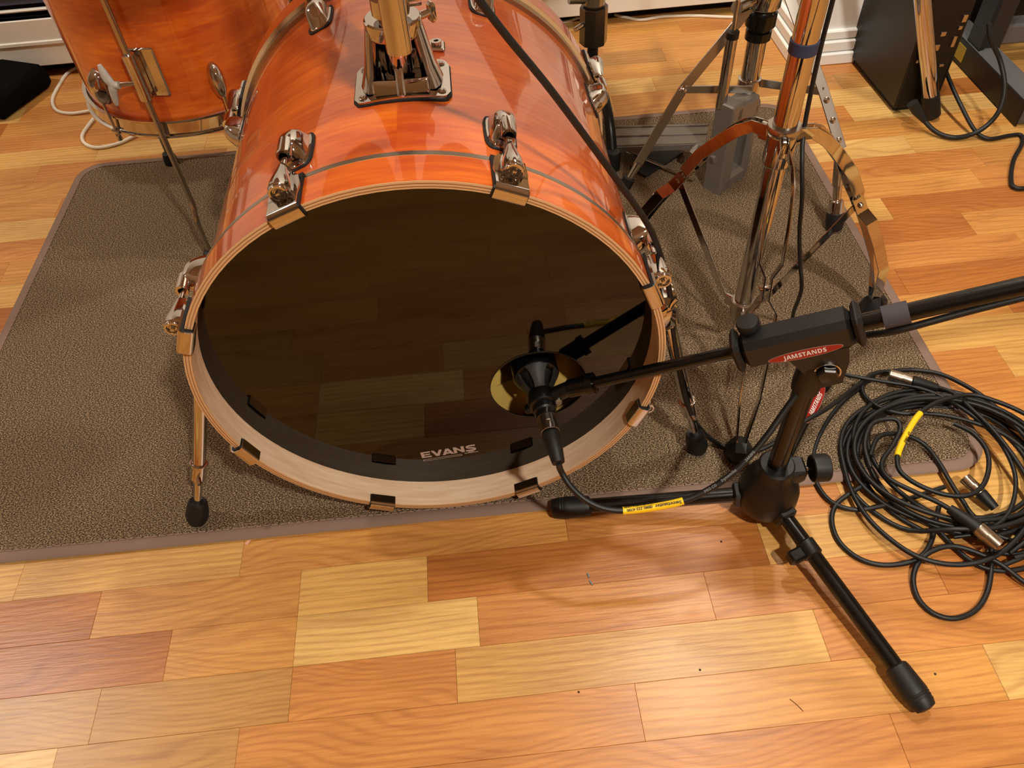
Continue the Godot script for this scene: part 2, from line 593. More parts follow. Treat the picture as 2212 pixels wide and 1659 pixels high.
# ---------------------------------------------------------------- bass drum
const DC := Vector3(-0.0963, 0.305, -0.6319)
var DB: Basis
func drum(x: float, y: float, z: float) -> Vector3: return DC + DB * Vector3(x, y, z)   # from drum axes (front centre) to the room
func ring_mesh(ro: float, ri: float, z0: float, z1: float, n := 96) -> MB:
	var b := MB.new()
	b.lathe(Transform3D(), [[ro, z0], [ro, z1], [ri, z1], [ri, z0]], n, true)
	return b
func band(r: float, z0: float, z1: float, n := 96, inward := false) -> MB:   # open band with uv round and along
	var b := MB.new()
	for k in n:
		var a0 := TAU * k / n
		var a1 := TAU * (k + 1) / n
		var p := [Vector3(sin(a0) * r, cos(a0) * r, z0), Vector3(sin(a1) * r, cos(a1) * r, z0), Vector3(sin(a1) * r, cos(a1) * r, z1), Vector3(sin(a0) * r, cos(a0) * r, z1)]
		var u0 := float(k) / n
		var u1 := float(k + 1) / n
		if inward: b.quad(p[0], p[1], p[2], p[3], Vector2(u0, z0), Vector2(u1, z0), Vector2(u1, z1), Vector2(u0, z1))
		else: b.quad(p[3], p[2], p[1], p[0], Vector2(u0, z1), Vector2(u1, z1), Vector2(u1, z0), Vector2(u0, z0))
	return b
func disc(r: float, z: float, hx := 0.0, hy := 0.0, hr := 0.0, n := 96) -> MB:
	var b := MB.new()
	for k in n:
		var a0 := TAU * k / n
		var a1 := TAU * (k + 1) / n
		var o0 := Vector3(cos(a0) * r, sin(a0) * r, z)
		var o1 := Vector3(cos(a1) * r, sin(a1) * r, z)
		var h0 := Vector3(hx + cos(a0) * hr, hy + sin(a0) * hr, z)
		var h1 := Vector3(hx + cos(a1) * hr, hy + sin(a1) * hr, z)
		b.quad(h0, o0, o1, h1)
	return b
# local frame of a claw: x along the hoop, y away from the axis, z to the front; y = 0 at the hoop's outer face, z = 0 at its edge
func claw_meshes() -> Dictionary:
	var d := {}
	var swap := Transform3D(Basis(Vector3(0, 0, 1), Vector3(0, 1, 0), Vector3(-1, 0, 0)), Vector3.ZERO)   # poly (z, y) extruded along -x
	var outer := PackedVector2Array([Vector2(-0.0120, -0.0125), Vector2(0.0000, -0.0125), Vector2(0.0003, -0.0125), Vector2(0.0024, -0.0121), Vector2(0.0042, -0.0109), Vector2(0.0054, -0.0091), Vector2(0.0058, -0.0070), Vector2(0.0058, -0.0006), Vector2(0.0055, 0.0015), Vector2(0.0045, 0.0034), Vector2(0.0029, 0.0049), Vector2(0.0010, 0.0059), Vector2(-0.0012, 0.0062), Vector2(-0.0200, 0.0062), Vector2(-0.0200, 0.0036), Vector2(0.0008, 0.0034), Vector2(0.0030, 0.0014), Vector2(0.0034, -0.0060), Vector2(0.0022, -0.0095), Vector2(-0.0005, -0.0104), Vector2(-0.0120, -0.0104)])
	var b := MB.new()
	b.extrude(outer, swap, -0.0172, 0.0172)
	# back plate, an oval that narrows to the rod
	var plate := PackedVector2Array([Vector2(-0.0172, -0.016), Vector2(0.0172, -0.016), Vector2(0.0182, -0.024), Vector2(0.0178, -0.034), Vector2(0.0155, -0.044), Vector2(0.010, -0.052), Vector2(0.004, -0.056), Vector2(-0.004, -0.056), Vector2(-0.010, -0.052), Vector2(-0.0155, -0.044), Vector2(-0.0178, -0.034), Vector2(-0.0182, -0.024)])
	b.extrude(plate, Transform3D(Basis(Vector3(1, 0, 0), Vector3(0, 0, 1), Vector3(0, -1, 0)), Vector3.ZERO), -0.0062, -0.0034)
	# teardrop ridge over the rod, open at the front
	var rr := []
	for q in [[-0.016, 0.0105, 0.0150], [-0.018, 0.0125, 0.0172], [-0.026, 0.0125, 0.0172], [-0.040, 0.0095, 0.0150], [-0.056, 0.0060, 0.0120], [-0.062, 0.0042, 0.0108]]:
		var r := PackedVector3Array()
		for k in 18:
			var a := TAU * k / 18
			r.append(Vector3(cos(a) * q[1], 0.0045 + maxf(-0.1, sin(a)) * q[2] + (0.002 if sin(a) > 0.0 else 0.0), q[0]))
		rr.append(r)
	b.loft(rr)
	b.lathe(Transform3D(Basis(), Vector3(0, 0.0125, 0)), [[0.0062, -0.018], [0.0062, -0.0145], [0.0072, -0.0132], [0.0092, -0.0132], [0.0100, -0.0148], [0.0100, -0.018]], 20, true)
	d.body = b.commit(38.0)
	b = MB.new()
	b.lathe(Transform3D(Basis(), Vector3(0, 0.0125, 0)), [[0.0058, -0.020], [0.0056, -0.0165], [0.0042, -0.0155], [0.0042, -0.0150]], 14)
	b.box(Transform3D(Basis(), Vector3(0, 0.0125, -0.014)), Vector3(0.0046, 0.0046, 0.005), 0.0006)
	b.tube(V([Vector3(0, 0.0125, -0.019), Vector3(0, 0.0125, -0.105)]), 0.0034, 10)
	d.rod = b.commit()
	b = MB.new()
	var inner := PackedVector2Array([Vector2(-0.0125, -0.0108), Vector2(0.0, -0.0106), Vector2(0.0026, -0.009), Vector2(0.0034, -0.006), Vector2(0.0034, 0.0012), Vector2(0.0014, 0.0034), Vector2(-0.05, 0.0036), Vector2(-0.05, 0.0002), Vector2(0.0002, 0.0002), Vector2(0.0002, -0.0092), Vector2(-0.0125, -0.0092)])
	b.extrude(inner, swap, -0.0186, 0.0186)
	d.gasket = b.commit(30.0)
	# lug: y = 0 on the shell, z to the front (rod side), x across
	b = MB.new()
	var rings := []
	for q in [[0.0, 0.0165, 0.030, 0.0], [0.003, 0.0165, 0.030, 0.0], [0.004, 0.0145, 0.0275, 0.0], [0.012, 0.0135, 0.024, 0.002], [0.020, 0.0115, 0.019, 0.004], [0.0245, 0.0085, 0.013, 0.005], [0.026, 0.004, 0.007, 0.005]]:
		var r := PackedVector3Array()
		for k in 20:
			var a := TAU * k / 20
			var cx: float = signf(cos(a)) * pow(absf(cos(a)), 0.6) * q[1]
			var cz: float = signf(sin(a)) * pow(absf(sin(a)), 0.6) * q[2]
			r.append(Vector3(cx, q[0], cz + q[3]))
		rings.append(r)
	b.loft(rings)
	b.lathe(Transform3D(Basis(), Vector3(0, 0.0215, 0)), [[0.0045, 0.036], [0.0075, 0.036], [0.0082, 0.034], [0.0082, 0.01], [0.0045, 0.01]], 16, true)
	d.lug = b.commit(42.0)
	b = MB.new()
	rings = []
	for q in [[-0.0015, 0.0185, 0.032], [0.0012, 0.0185, 0.032], [0.0016, 0.0178, 0.0312]]:
		var r := PackedVector3Array()
		for k in 20:
			var a := TAU * k / 20
			r.append(Vector3(signf(cos(a)) * pow(absf(cos(a)), 0.5) * q[1], q[0], signf(sin(a)) * pow(absf(sin(a)), 0.5) * q[2]))
		rings.append(r)
	b.loft(rings)
	d.pad = b.commit(30.0)
	return d

func bass_drum() -> void:
	var a := Vector3(sin(0.0293) * cos(0.0067), sin(0.0067), cos(0.0293) * cos(0.0067))
	var u := Vector3.UP.cross(a).normalized()
	DB = Basis(u, a.cross(u), a)
	var o := Node3D.new()
	o.name = "bass_drum"
	add_child(o)
	o.transform = Transform3D(DB, Vector3(DC.x, 0, DC.z))
	tag(o, "orange lacquered bass drum with dark glossy front head and chrome claws", "drum")
	var up := Transform3D(Basis(), Vector3(0, 0.305, 0))
	var put := func(called: String, b: MB, m: Material, ang := 40.0) -> MeshInstance3D: return inst(o, called, b.commit(ang), m, up)
	put.call("shell", band(0.2794, -0.05, -0.492), M.lacquer)
	put.call("shell_lining", band(0.2725, -0.05, -0.492, 96, true), M.maple)
	for q in [[0.0, -0.0455, 1.0], [-0.495, -0.5405, -1.0]]:
		var RO := 0.287 if q[2] > 0.0 else 0.2905
		var z0: float = q[0]
		var z1: float = q[1]
		var hoop: MeshInstance3D = put.call("front_hoop" if q[2] > 0.0 else "rear_hoop", ring_mesh(RO - 0.0002, 0.2782, z0 - 0.0003, z1 + 0.0003), M.ply)
		hoop.set_meta("label", "plywood hoop rim, maple edge")
		inst(hoop, "lacquer_band", band(RO, z0 - 0.001, z1 + 0.001).commit(), M.lacquer)
		inst(hoop, "maple_lining", band(0.278, z0 - 0.001, z1 + 0.001, 96, true).commit(), M.maple)
		# dark glue lines of the plies on both edges
		for rr in [0.2808, 0.2842]:
			inst(hoop, "ply_line", ring_mesh(rr + 0.0004, rr - 0.0004, z0 + 0.0001, z0 - 0.001).commit(), M.ply_dark)
	put.call("flesh_hoop", ring_mesh(0.2872, 0.272, -0.0455, -0.0520), M.steel_hoop)
	put.call("flesh_hoop", ring_mesh(0.2850, 0.272, -0.4790, -0.495), M.steel_hoop)
	var head: MeshInstance3D = put.call("front_head", disc(0.2785, -0.042, 0.133, -0.077, 0.0645), M.head)
	head.set_meta("label", "dark glossy resonant head with an off-centre port hole")
	var pr := MB.new()
	var x := Transform3D(Basis(), Vector3(0.133, -0.077, -0.042))
	pr.lathe(x, [[0.0645, -0.001], [0.0663, -0.0008], [0.0663, 0.0006], [0.0645, 0.0006]], 48, true)
	inst(head, "port_edge", pr.commit(), mat(Color(0.02, 0.018, 0.016), 0.4))
	put.call("batter_head", disc(0.2785, -0.497, 0, 0, 0.0005), mat(Color(0.75, 0.72, 0.66), 0.6))
	# printed maker's mark
	var lt := MB.new()
	var lx := Transform3D(Basis(Vector3(0, 0, 1), deg_to_rad(4.8)), Vector3(-0.001, -0.2025, -0.0418))
	var hh := 0.0070
	var sk := 0.0044
	var strokes := [
		[[-0.0392, -hh], [-0.0392, hh]], [[-0.041, hh - 0.0015], [-0.0272, hh - 0.0015]], [[-0.041, 0.0], [-0.0282, 0.0]], [[-0.041, -hh + 0.0015], [-0.0268, -hh + 0.0015]],
		[[-0.0238, hh], [-0.0178, -hh]], [[-0.0118, hh], [-0.0178, -hh]],
		[[-0.0085, -hh], [-0.0022, hh]], [[0.0041, -hh], [-0.0022, hh]], [[-0.0065, -0.0036], [0.0020, -0.0036]],
		[[0.0088, -hh], [0.0088, hh]], [[0.0200, -hh], [0.0200, hh]], [[0.0088, hh - 0.001], [0.0200, -hh + 0.001]],
	]
	var layer := 0
	for q in strokes:
		var p0 := Vector2(q[0][0], q[0][1])
		var p1 := Vector2(q[1][0], q[1][1])
		# upright or slanting strokes are cut level at top and bottom, bars are cut square
		var off := Vector2(sk / 2, 0) if absf(p1.y - p0.y) > 0.004 else Vector2(0, 0.0015)
		lt.extrude(PackedVector2Array([p0 - off, p1 - off, p1 + off, p0 + off]), lx, 0.0, 0.0001 + layer * 0.00002)
		layer += 1
	var es := []
	for p in [[0.0385, hh - 0.0016], [0.0300, hh - 0.0016], [0.0266, 0.0040], [0.0272, 0.0014], [0.0310, 0.0003], [0.0350, -0.0008], [0.0376, -0.0028], [0.0362, -0.0052], [0.0325, -hh + 0.0016], [0.0245, -hh + 0.0016]]: es.append(Vector3(p[0], p[1], 0))
	var sp := smooth(es, 3)
	for k in sp.size() - 1:
		var e0 := Vector2(sp[k].x, sp[k].y)
		var e1 := Vector2(sp[k + 1].x, sp[k + 1].y)
		var dd := (e1 - e0).normalized() * 0.0004
		var nn := Vector2(-dd.y, dd.x).normalized() * 0.0016
		lt.extrude(PackedVector2Array([e0 - dd - nn, e1 + dd - nn, e1 + dd + nn, e0 - dd + nn]), lx, 0.0, 0.0001 + (k % 3) * 0.00002)
	inst(head, "lettering", lt.commit(), M.silver_print)
	var ul := MB.new()
	var ux := Transform3D(Basis(Vector3(0, 0, 1), deg_to_rad(4.8)), Vector3(-0.012, -0.2165, -0.0418))
	for q in [[0.0, 0.0016, 0.056, 0.0006], [0.0, -0.0016, 0.058, 0.0006], [-0.0282, 0.0, 0.0008, 0.0038], [0.0282, -0.0002, 0.0008, 0.0034]]:
		ul.box(ux * Transform3D(Basis(), Vector3(q[0], q[1], 0)), Vector3(q[2], q[3], 0.0002), 0.0)
	for k in 2:
		ul.box(ux * Transform3D(Basis(), Vector3(0.043, 0.0042 - k * 0.0022, 0)), Vector3(0.008 if k == 0 else 0.02, 0.0012, 0.0002), 0.0)
	inst(head, "underline", ul.commit(), M.silver_print)
	# claws, rods and lugs
	var cm := claw_meshes()
	for k in 8:
		var ang := deg_to_rad(22.5 + 45.0 * k)
		var rad := Vector3(sin(ang), cos(ang), 0)
		var tan_ := Vector3(cos(ang), -sin(ang), 0)
		for side in [1.0, -1.0]:
			var bs := Basis(tan_ * side, rad, Vector3(0, 0, side))
			var ez := 0.0 if side > 0.0 else -0.5405
			var c := inst(o, "claw", cm.body, M.chrome, Transform3D(bs, rad * (0.287 if side > 0.0 else 0.2905) + Vector3(0, 0.305, ez)))
			inst(c, "gasket", cm.gasket, M.gasket)
			inst(c, "tension_rod", cm.rod, M.chrome)
			var lz := -0.112 if side > 0.0 else -0.43
			var l := inst(o, "lug", cm.lug, M.chrome, Transform3D(bs, rad * 0.2796 + Vector3(0, 0.305, lz)))
			inst(l, "gasket", cm.pad, M.gasket)
	tom_mount(o)
	# small eyelet bracket behind the mount
	var b := MB.new()
	b.box(Transform3D(Basis(Vector3(0, 0, 1), -0.16), Vector3(0.043, 0.305 + 0.279, -0.285)), Vector3(0.026, 0.004, 0.022), 0.0015)
	b.lathe(Transform3D(Basis(Vector3(1, 0, 0), -PI / 2), Vector3(0.046, 0.305 + 0.280, -0.285)), [[0.003, 0.0], [0.0065, 0.0], [0.0065, 0.005], [0.003, 0.005]], 14, true)
	inst(o, "badge_grommet", b.commit(), M.chrome)
	# spurs
	spur(o, Vector3(-0.297, 0.305, -0.088), Vector3(-0.392, 0.022, -0.030), "left")
	spur(o, Vector3(0.303, 0.315, -0.082), Vector3(0.379, 0.022, -0.066), "right")

func text(s: String, size: float, depth: float, weight := 400, italic := false, bold := 0.0) -> TextMesh:
	var m := TextMesh.new()
	var f := SystemFont.new()
	f.font_names = PackedStringArray(["Droid Sans"])
	f.font_weight = weight
	f.font_italic = italic
	if bold > 0.0:
		var fv := FontVariation.new()
		fv.base_font = f
		fv.variation_embolden = bold
		m.font = fv
	else:
		m.font = f
	m.text = s
	m.font_size = 48
	m.pixel_size = size / 48.0
	m.depth = depth
	m.curve_step = 1.0
	return m

func spur(o: Node3D, top: Vector3, foot: Vector3, _side: String) -> void:
	var b := MB.new()
	var d := (foot - top).normalized()
	var L := top.distance_to(foot)
	b.tube(V([top, top + d * (L * 0.72)]), 0.0095, 16)
	var s := inst(o, "spur", b.commit(), M.chrome)
	b = MB.new()
	b.tube(V([top + d * (L * 0.7), foot]), 0.0062, 14)
	inst(s, "inner_rod", b.commit(), M.chrome)
	b = MB.new()
	var at := top + d * (L * 0.70)
	b.lathe(aim(at, d), [[0.0095, -0.018], [0.0125, -0.017], [0.0128, -0.014], [0.0115, -0.012], [0.0118, 0.010], [0.0112, 0.012], [0.006, 0.0125]], 18)
	b.tube(V([at + Vector3(0, 0, 0.008), at + Vector3(0.004, -0.004, 0.021)]), 0.0035, 10)
	inst(s, "memory_lock", b.commit(), M.chrome)
	b = MB.new()
	b.box(Transform3D(Basis(), top + Vector3(-signf(top.x) * 0.004, 0.0, 0.0)), Vector3(0.03, 0.06, 0.05), 0.008)
	b.lathe(aim(top, d), [[0.010, -0.03], [0.016, -0.028], [0.016, 0.028], [0.010, 0.03]], 18)
	inst(s, "bracket", b.commit(), M.chrome)
	b = MB.new()
	b.lathe(aim(foot - d * 0.03, d), [[0.0065, 0.002], [0.0115, 0.0], [0.014, 0.004], [0.0162, 0.018], [0.0165, 0.032], [0.013, 0.043], [0.007, 0.046]], 20)
	inst(s, "rubber_foot", b.commit(), M.rubber)

func tom_mount(o: Node3D) -> void:
	var c := Vector3(0.006, 0.305, -0.204)
	var arch := func(hx: float, hz: float, r0: float, r1: float, rc: float) -> MB:
		var b := MB.new()
		var rows := []
		for i in 25:
			var x := -hx + 2.0 * hx * i / 24.0
			var over := maxf(0.0, absf(x) - (hx - rc)) / rc
			var zz := hz - rc + rc * sqrt(maxf(0.0, 1.0 - over * over)) - 0.0001
			var a := x / 0.28
			var n := Vector3(sin(a), cos(a), 0)
			rows.append(PackedVector3Array([c + n * r0 + Vector3(0, 0, -zz), c + n * r1 + Vector3(0, 0, -zz), c + n * r1 + Vector3(0, 0, zz), c + n * r0 + Vector3(0, 0, zz)]))
		b.loft(rows)
		return b
	var g := inst(o, "mount_gasket", arch.call(0.0545, 0.0435, 0.276, 0.2815, 0.012).commit(30.0), M.gasket)
	var pl := inst(o, "mount_plate", arch.call(0.0525, 0.0415, 0.2815, 0.2845, 0.011).commit(30.0), M.chrome)
	# tapering hollow pedestal: two cheeks, a back and a front lip
	var b := MB.new()
	var y0 := 0.305 + 0.2835
	for s in [-1.0, 1.0]:
		var rings := []
		for q in [[0.0, 0.034, 0.012, 0.030], [0.02, 0.030, 0.009, 0.024], [0.062, 0.0235, 0.0075, 0.018]]:
			var r := PackedVector3Array()
			for k in 14:
				var a := TAU * k / 14
				r.append(Vector3(c.x + s * q[1] + cos(a) * q[2], y0 + q[0], c.z + sin(a) * q[3]))
			rings.append(r)
		b.loft(rings)
	b.box(Transform3D(Basis(Vector3.RIGHT, 0.12), Vector3(c.x, y0 + 0.03, c.z - 0.02)), Vector3(0.05, 0.062, 0.006), 0.002)
	b.box(Transform3D(Basis(Vector3.RIGHT, -0.5), Vector3(c.x, y0 + 0.006, c.z + 0.030)), Vector3(0.062, 0.016, 0.012), 0.002)
	var ped := inst(o, "mount_pedestal", b.commit(45.0), M.chrome)
	b = MB.new()
	b.lathe(Transform3D(Basis(Vector3.RIGHT, -PI / 2), Vector3(c.x, y0 + 0.052, c.z)), [[0.0165, 0.0], [0.029, 0.0], [0.031, 0.003], [0.031, 0.016], [0.029, 0.018], [0.0165, 0.018]], 28, true)
	inst(ped, "socket_ring", b.commit(), M.chrome)
	b = MB.new()
	b.box(Transform3D(Basis(Vector3.RIGHT, -0.55), Vector3(c.x, y0 + 0.012, c.z + 0.032)), Vector3(0.009, 0.03, 0.012), 0.002)
	inst(ped, "rib", b.commit(), M.chrome)
	# clamp bolt with wing at the side of the socket
	b = MB.new()
	b.tube(V([Vector3(c.x + 0.028, y0 + 0.062, c.z - 0.012), Vector3(c.x + 0.038, y0 + 0.062, c.z - 0.018)]), 0.0045, 10)
	b.box(Transform3D(Basis(Vector3.UP, 0.4), Vector3(c.x + 0.041, y0 + 0.062, c.z - 0.020)), Vector3(0.008, 0.022, 0.012), 0.003)
	inst(o, "wing_bolt", b.commit(), M.chrome)
	for sx in [-1.0, 1.0]:
		for sz in [-1.0, 1.0]:
			var a: float = sx * 0.043 / 0.28
			b = MB.new()
			var n := Vector3(sin(a), cos(a), 0)
			var xf := aim(c + n * 0.2842 + Vector3(0, 0, sz * 0.031), n)
			b.lathe(xf, [[0.005, -0.001], [0.0048, 0.0014], [0.0035, 0.0024], [0.001, 0.0026]], 14)
			b.box(xf * Transform3D(Basis(), Vector3(0, 0, 0.0025)), Vector3(0.0055, 0.001, 0.0008), 0.0)
			b.box(xf * Transform3D(Basis(), Vector3(0, 0, 0.0025)), Vector3(0.001, 0.0055, 0.0008), 0.0)
			inst(pl, "screw", b.commit(), M.chrome)

func kick_pillow() -> void:
	var at := drum(0.075, -0.165, -0.165)
	var o := thing("damping_pillow", "crumpled khaki yellow pillow inside the bass drum, seen through its port hole", "pillow", Vector3(at.x, 0.03, at.z))
	var b := MB.new()
	var nz := noise(9, 6.0, 3)
	var rings := []
	for i in 17:
		var s := PI * i / 16
		var r := PackedVector3Array()
		for k in 28:
			var a := TAU * k / 28
			var e := 0.75
			var p := Vector3(signf(cos(a)) * pow(absf(cos(a)), e) * sin(s) * 0.17, 0, signf(sin(a)) * pow(absf(sin(a)), e) * sin(s) * 0.10)
			p.y = cos(s) * 0.062
			p += Vector3(0, 1, 0) * nz.get_noise_2d(p.x * 2.2, p.z * 2.2) * 0.05
			p.y += p.x * p.x * 0.6
			r.append(at + DB * p)
		rings.append(r)
	b.loft(rings)
	part(o, "cover", b, mat(rgb(170, 142, 74), 0.9, 0.0, 0.2), 60.0)

func microphone() -> void:
	var ax := Vector3(0.105, 0.02, 1.0).normalized()
	var c := drum(0.133, -0.077, -0.042) - ax * 0.016
	var o := thing("microphone", "black kick drum microphone poking into the port hole", "microphone", Vector3(c.x, 0.2, c.z))
	var f := func(z: float) -> Transform3D: return aim(c + ax * z, ax)
	var b := MB.new()
	b.lathe(f.call(0.0), [[0.018, -0.078], [0.0285, -0.075], [0.0305, -0.07], [0.0315, -0.004], [0.0300, -0.001], [0.026, 0.0]], 36)
	part(o, "body", b, mat(Color(0.018, 0.017, 0.017), 0.38))
	# vented cone: dark core, four ribs, collar
	b = MB.new()
	b.lathe(f.call(0.0), [[0.024, -0.002], [0.018, 0.004], [0.013, 0.016], [0.012, 0.026]], 28)
	part(o, "grille_core", b, M.gasket)
	var x: Transform3D = f.call(0.0)
	for k in 4:
		var a := TAU * k / 4 + PI / 2
		b = MB.new()
		var rings := []
		for q in [[0.0300, -0.001, 0.55], [0.0250, 0.008, 0.42], [0.0180, 0.020, 0.40], [0.0145, 0.028, 0.5]]:
			var r := PackedVector3Array()
			for s in [-1.0, -0.33, 0.33, 1.0]: r.append(x * Vector3(cos(a + s * q[2]) * q[0], sin(a + s * q[2]) * q[0], q[1]))
			for s in [1.0, 0.33, -0.33, -1.0]: r.append(x * Vector3(cos(a + s * q[2]) * (q[0] - 0.003), sin(a + s * q[2]) * (q[0] - 0.003), q[1] - 0.001))
			rings.append(r)
		b.loft(rings)
		part(o, "rib", b, mat(Color(0.16, 0.155, 0.15), 0.36))
	b = MB.new()
	b.lathe(f.call(0.0), [[0.0145, 0.026], [0.0150, 0.029], [0.0150, 0.060], [0.0130, 0.062]], 28)
	part(o, "handle", b, M.black)
	b = MB.new()
	b.lathe(f.call(0.0), [[0.0115, 0.060], [0.0130, 0.061], [0.0130, 0.071], [0.0110, 0.0725]], 28)
	part(o, "end_ring", b, mat(Color(0.28, 0.27, 0.26), 0.25, 0.9))
	# printed mark on the top of the body
	var top := x * Transform3D(Basis(), Vector3(0, 0.0321, -0.045))
	var tb := Transform3D(Basis(x.basis.x, -x.basis.z, x.basis.y), top.origin)
	var body: Node3D = o.get_node("body")
	for q in [["EV", 0.011, Vector3(0, 0, 0)], ["ND68", 0.0065, Vector3(0, -0.0135, -0.0002)]]:
		inst(body, "lettering", text(q[0], q[1], 0.0002, 700), mat(rgb(150, 140, 132), 0.5), tb * Transform3D(Basis(), q[2]))
	b = MB.new()
	b.box(tb * Transform3D(Basis(), Vector3(0, -0.0085, 0)), Vector3(0.017, 0.0009, 0.0003), 0.0)
	for s in [-1.0, 1.0]: b.box(tb * Transform3D(Basis(), Vector3(s * 0.0082, 0, 0)), Vector3(0.0006, 0.016, 0.0003), 0.0)
	b.box(tb * Transform3D(Basis(), Vector3(0, 0.008, 0)), Vector3(0.017, 0.0006, 0.0003), 0.0)
	inst(body, "badge_frame", b.commit(), mat(rgb(190, 180, 172), 0.5))

const POST := Vector3(0.352, 0, -0.593)
var BA := Vector3(0.062, 0.243, -0.655)
var BB := Vector3(0.345, 0.378, -0.598)
func oval(b: MB, x: Transform3D, rx: float, ry: float, th: float) -> void:
	var p := PackedVector2Array()
	for k in 40: p.append(Vector2(cos(TAU * k / 40) * rx, sin(TAU * k / 40) * ry))
	b.extrude(p, x, 0.0, th)
func logo(parent: Node3D, x: Transform3D, L: float, H: float) -> void:
	var b := MB.new()
	oval(b, x, L / 2, H / 2, 0.0003)
	var rim := inst(parent, "badge", b.commit(), mat(rgb(150, 120, 110), 0.4))
	b = MB.new()
	oval(b, x * Transform3D(Basis(), Vector3(0, 0, 0.0002)), L / 2 - 0.0011, H / 2 - 0.0009, 0.0003)
	inst(rim, "badge_field", b.commit(), M.red)
	inst(rim, "lettering", text("JAMSTANDS", H * 0.62, 0.0003, 700), M.print_white, x * Transform3D(Basis.from_scale(Vector3(0.98 * L / 0.0875 * 0.0145 / H, 1, 1)), Vector3(0, 0, 0.0007)))

func mic_stand() -> void:
	var o := thing("microphone_stand", "short black tripod microphone stand with boom arm in front of the bass drum", "stand", POST)
	var b := MB.new()
	var up := Basis(Vector3.RIGHT, -PI / 2)
	b.lathe(Transform3D(up, POST), [[0.012, 0.014], [0.027, 0.020], [0.037, 0.034], [0.0425, 0.054], [0.0415, 0.072], [0.036, 0.090], [0.029, 0.104], [0.0255, 0.112], [0.025, 0.124], [0.022, 0.127], [0.0145, 0.127]], 36)
	b.box(Transform3D(Basis(), POST + Vector3(0.024, 0.112, 0.002)), Vector3(0.03, 0.026, 0.032), 0.004)
	part(o, "base_housing", b, M.black)
	b = MB.new()
	b.tube(V([POST + Vector3(0, 0.1, 0), POST + Vector3(0, 0.325, 0)]), 0.0132, 20)
	part(o, "post", b, M.black_gloss)
	b = MB.new()
	b.tube(V([POST + Vector3(0.036, 0.112, 0.002), POST + Vector3(0.052, 0.112, 0.002)]), 0.003, 10)
	var sh := part(o, "clamp_screw", b, M.chrome)
	b = MB.new()
	b.lathe(aim(POST + Vector3(0.049, 0.112, 0.002), Vector3.RIGHT), [[0.010, 0.004], [0.0165, 0.0], [0.019, 0.001], [0.0195, 0.003], [0.0195, 0.021], [0.018, 0.023], [0.004, 0.023]], 28)
	inst(sh, "knob", b.commit(), M.rubber)
	# legs
	for q in [[Vector3(0.047, 0.0, -0.617), 0], [Vector3(0.474, 0, -0.296), 1], [Vector3(0.533, 0, -0.848), 2]]:
		var ft: Vector3 = q[0]
		var out := (ft - POST); out.y = 0; out = out.normalized()
		var L := Vector2(ft.x - POST.x, ft.z - POST.z).length()
		var p0 := POST + out * 0.03 + Vector3(0, 0.052, 0)
		var p1 := POST + out * (L - 0.01) + Vector3(0, 0.018, 0)
		var d := (p1 - p0).normalized()
		b = MB.new()
		b.tube(V([p0, p1]), 0.0108, 18)
		var leg := part(o, "leg", b, M.black_gloss)
		b = MB.new()
		b.lathe(aim(p1 - d * 0.042, d), [[0.011, -0.004], [0.0142, -0.002], [0.0152, 0.002], [0.0165, 0.028], [0.0168, 0.034], [0.0158, 0.0355], [0.0165, 0.037], [0.0155, 0.039], [0.0160, 0.041], [0.0150, 0.043], [0.0152, 0.046], [0.0125, 0.053], [0.006, 0.055]], 22)
		inst(leg, "rubber_foot", b.commit(), M.rubber)
		b = MB.new()
		b.box(aim(p0 + d * 0.012, d), Vector3(0.027, 0.03, 0.012), 0.003)
		inst(leg, "hinge_block", b.commit(), M.black)
		if q[1] == 1:
			b = MB.new()
			var cx := aim(p0 + d * 0.065, d)
			b.lathe(cx, [[0.0112, -0.012], [0.0135, -0.01], [0.0135, 0.010], [0.0112, 0.012]], 18)
			b.box(cx * Transform3D(Basis(), Vector3(-0.018, -0.004, 0)), Vector3(0.028, 0.018, 0.018), 0.003)
			inst(leg, "cable_clip", b.commit(), M.black)
		if q[1] == 2:
			var side := d.cross(Vector3.UP).normalized()
			var nrm := (Vector3.UP * 0.8 + side * 0.55 * signf(side.dot(EYE - p0))).normalized()
			var lx := Transform3D(Basis(d, nrm.cross(d).normalized(), nrm), p0 + d * 0.178 + nrm * 0.0109)
			logo(leg, lx, 0.100, 0.0180)
	# clutch below the boom
	var bd := (BB - BA).normalized()
	var side2 := bd.cross(Vector3.UP).normalized() * -1.0
	if side2.z < 0.0: side2 = -side2
	var upb := side2.cross(bd).normalized()
	if upb.y < 0.0: upb = -upb
	b = MB.new()
	var fork := PackedVector2Array([Vector2(-0.036, -0.016), Vector2(0.030, -0.016), Vector2(0.026, -0.040), Vector2(0.012, -0.074), Vector2(-0.014, -0.076), Vector2(-0.022, -0.052)])
	for z in [0.012, -0.017]:
		b.extrude(fork, Transform3D(Basis(bd, upb, side2), BB), z, z + 0.005)
	b.lathe(Transform3D(up, POST), [[0.0135, 0.285], [0.0165, 0.287], [0.0175, 0.300], [0.0165, 0.332], [0.012, 0.338]], 22)
	var cl := part(o, "clutch", b, M.black)
	b = MB.new()
	b.lathe(aim(BB - upb * 0.050 + side2 * 0.016, side2), [[0.0125, 0.0], [0.0125, 0.008], [0.011, 0.010], [0.002, 0.0105]], 6)
	inst(cl, "hex_bolt", b.commit(15.0), M.black_gloss)
	b = MB.new()
	b.lathe(aim(BB - upb * 0.050 + side2 * 0.0155, side2), [[0.0135, 0.0], [0.0152, 0.0], [0.0152, 0.003], [0.0135, 0.003]], 24, true)
	inst(cl, "washer", b.commit(), M.nickel)
	# boom
	b = MB.new()
	b.tube(V([BA + bd * 0.045, BB + bd * 0.02]), 0.0076, 18)
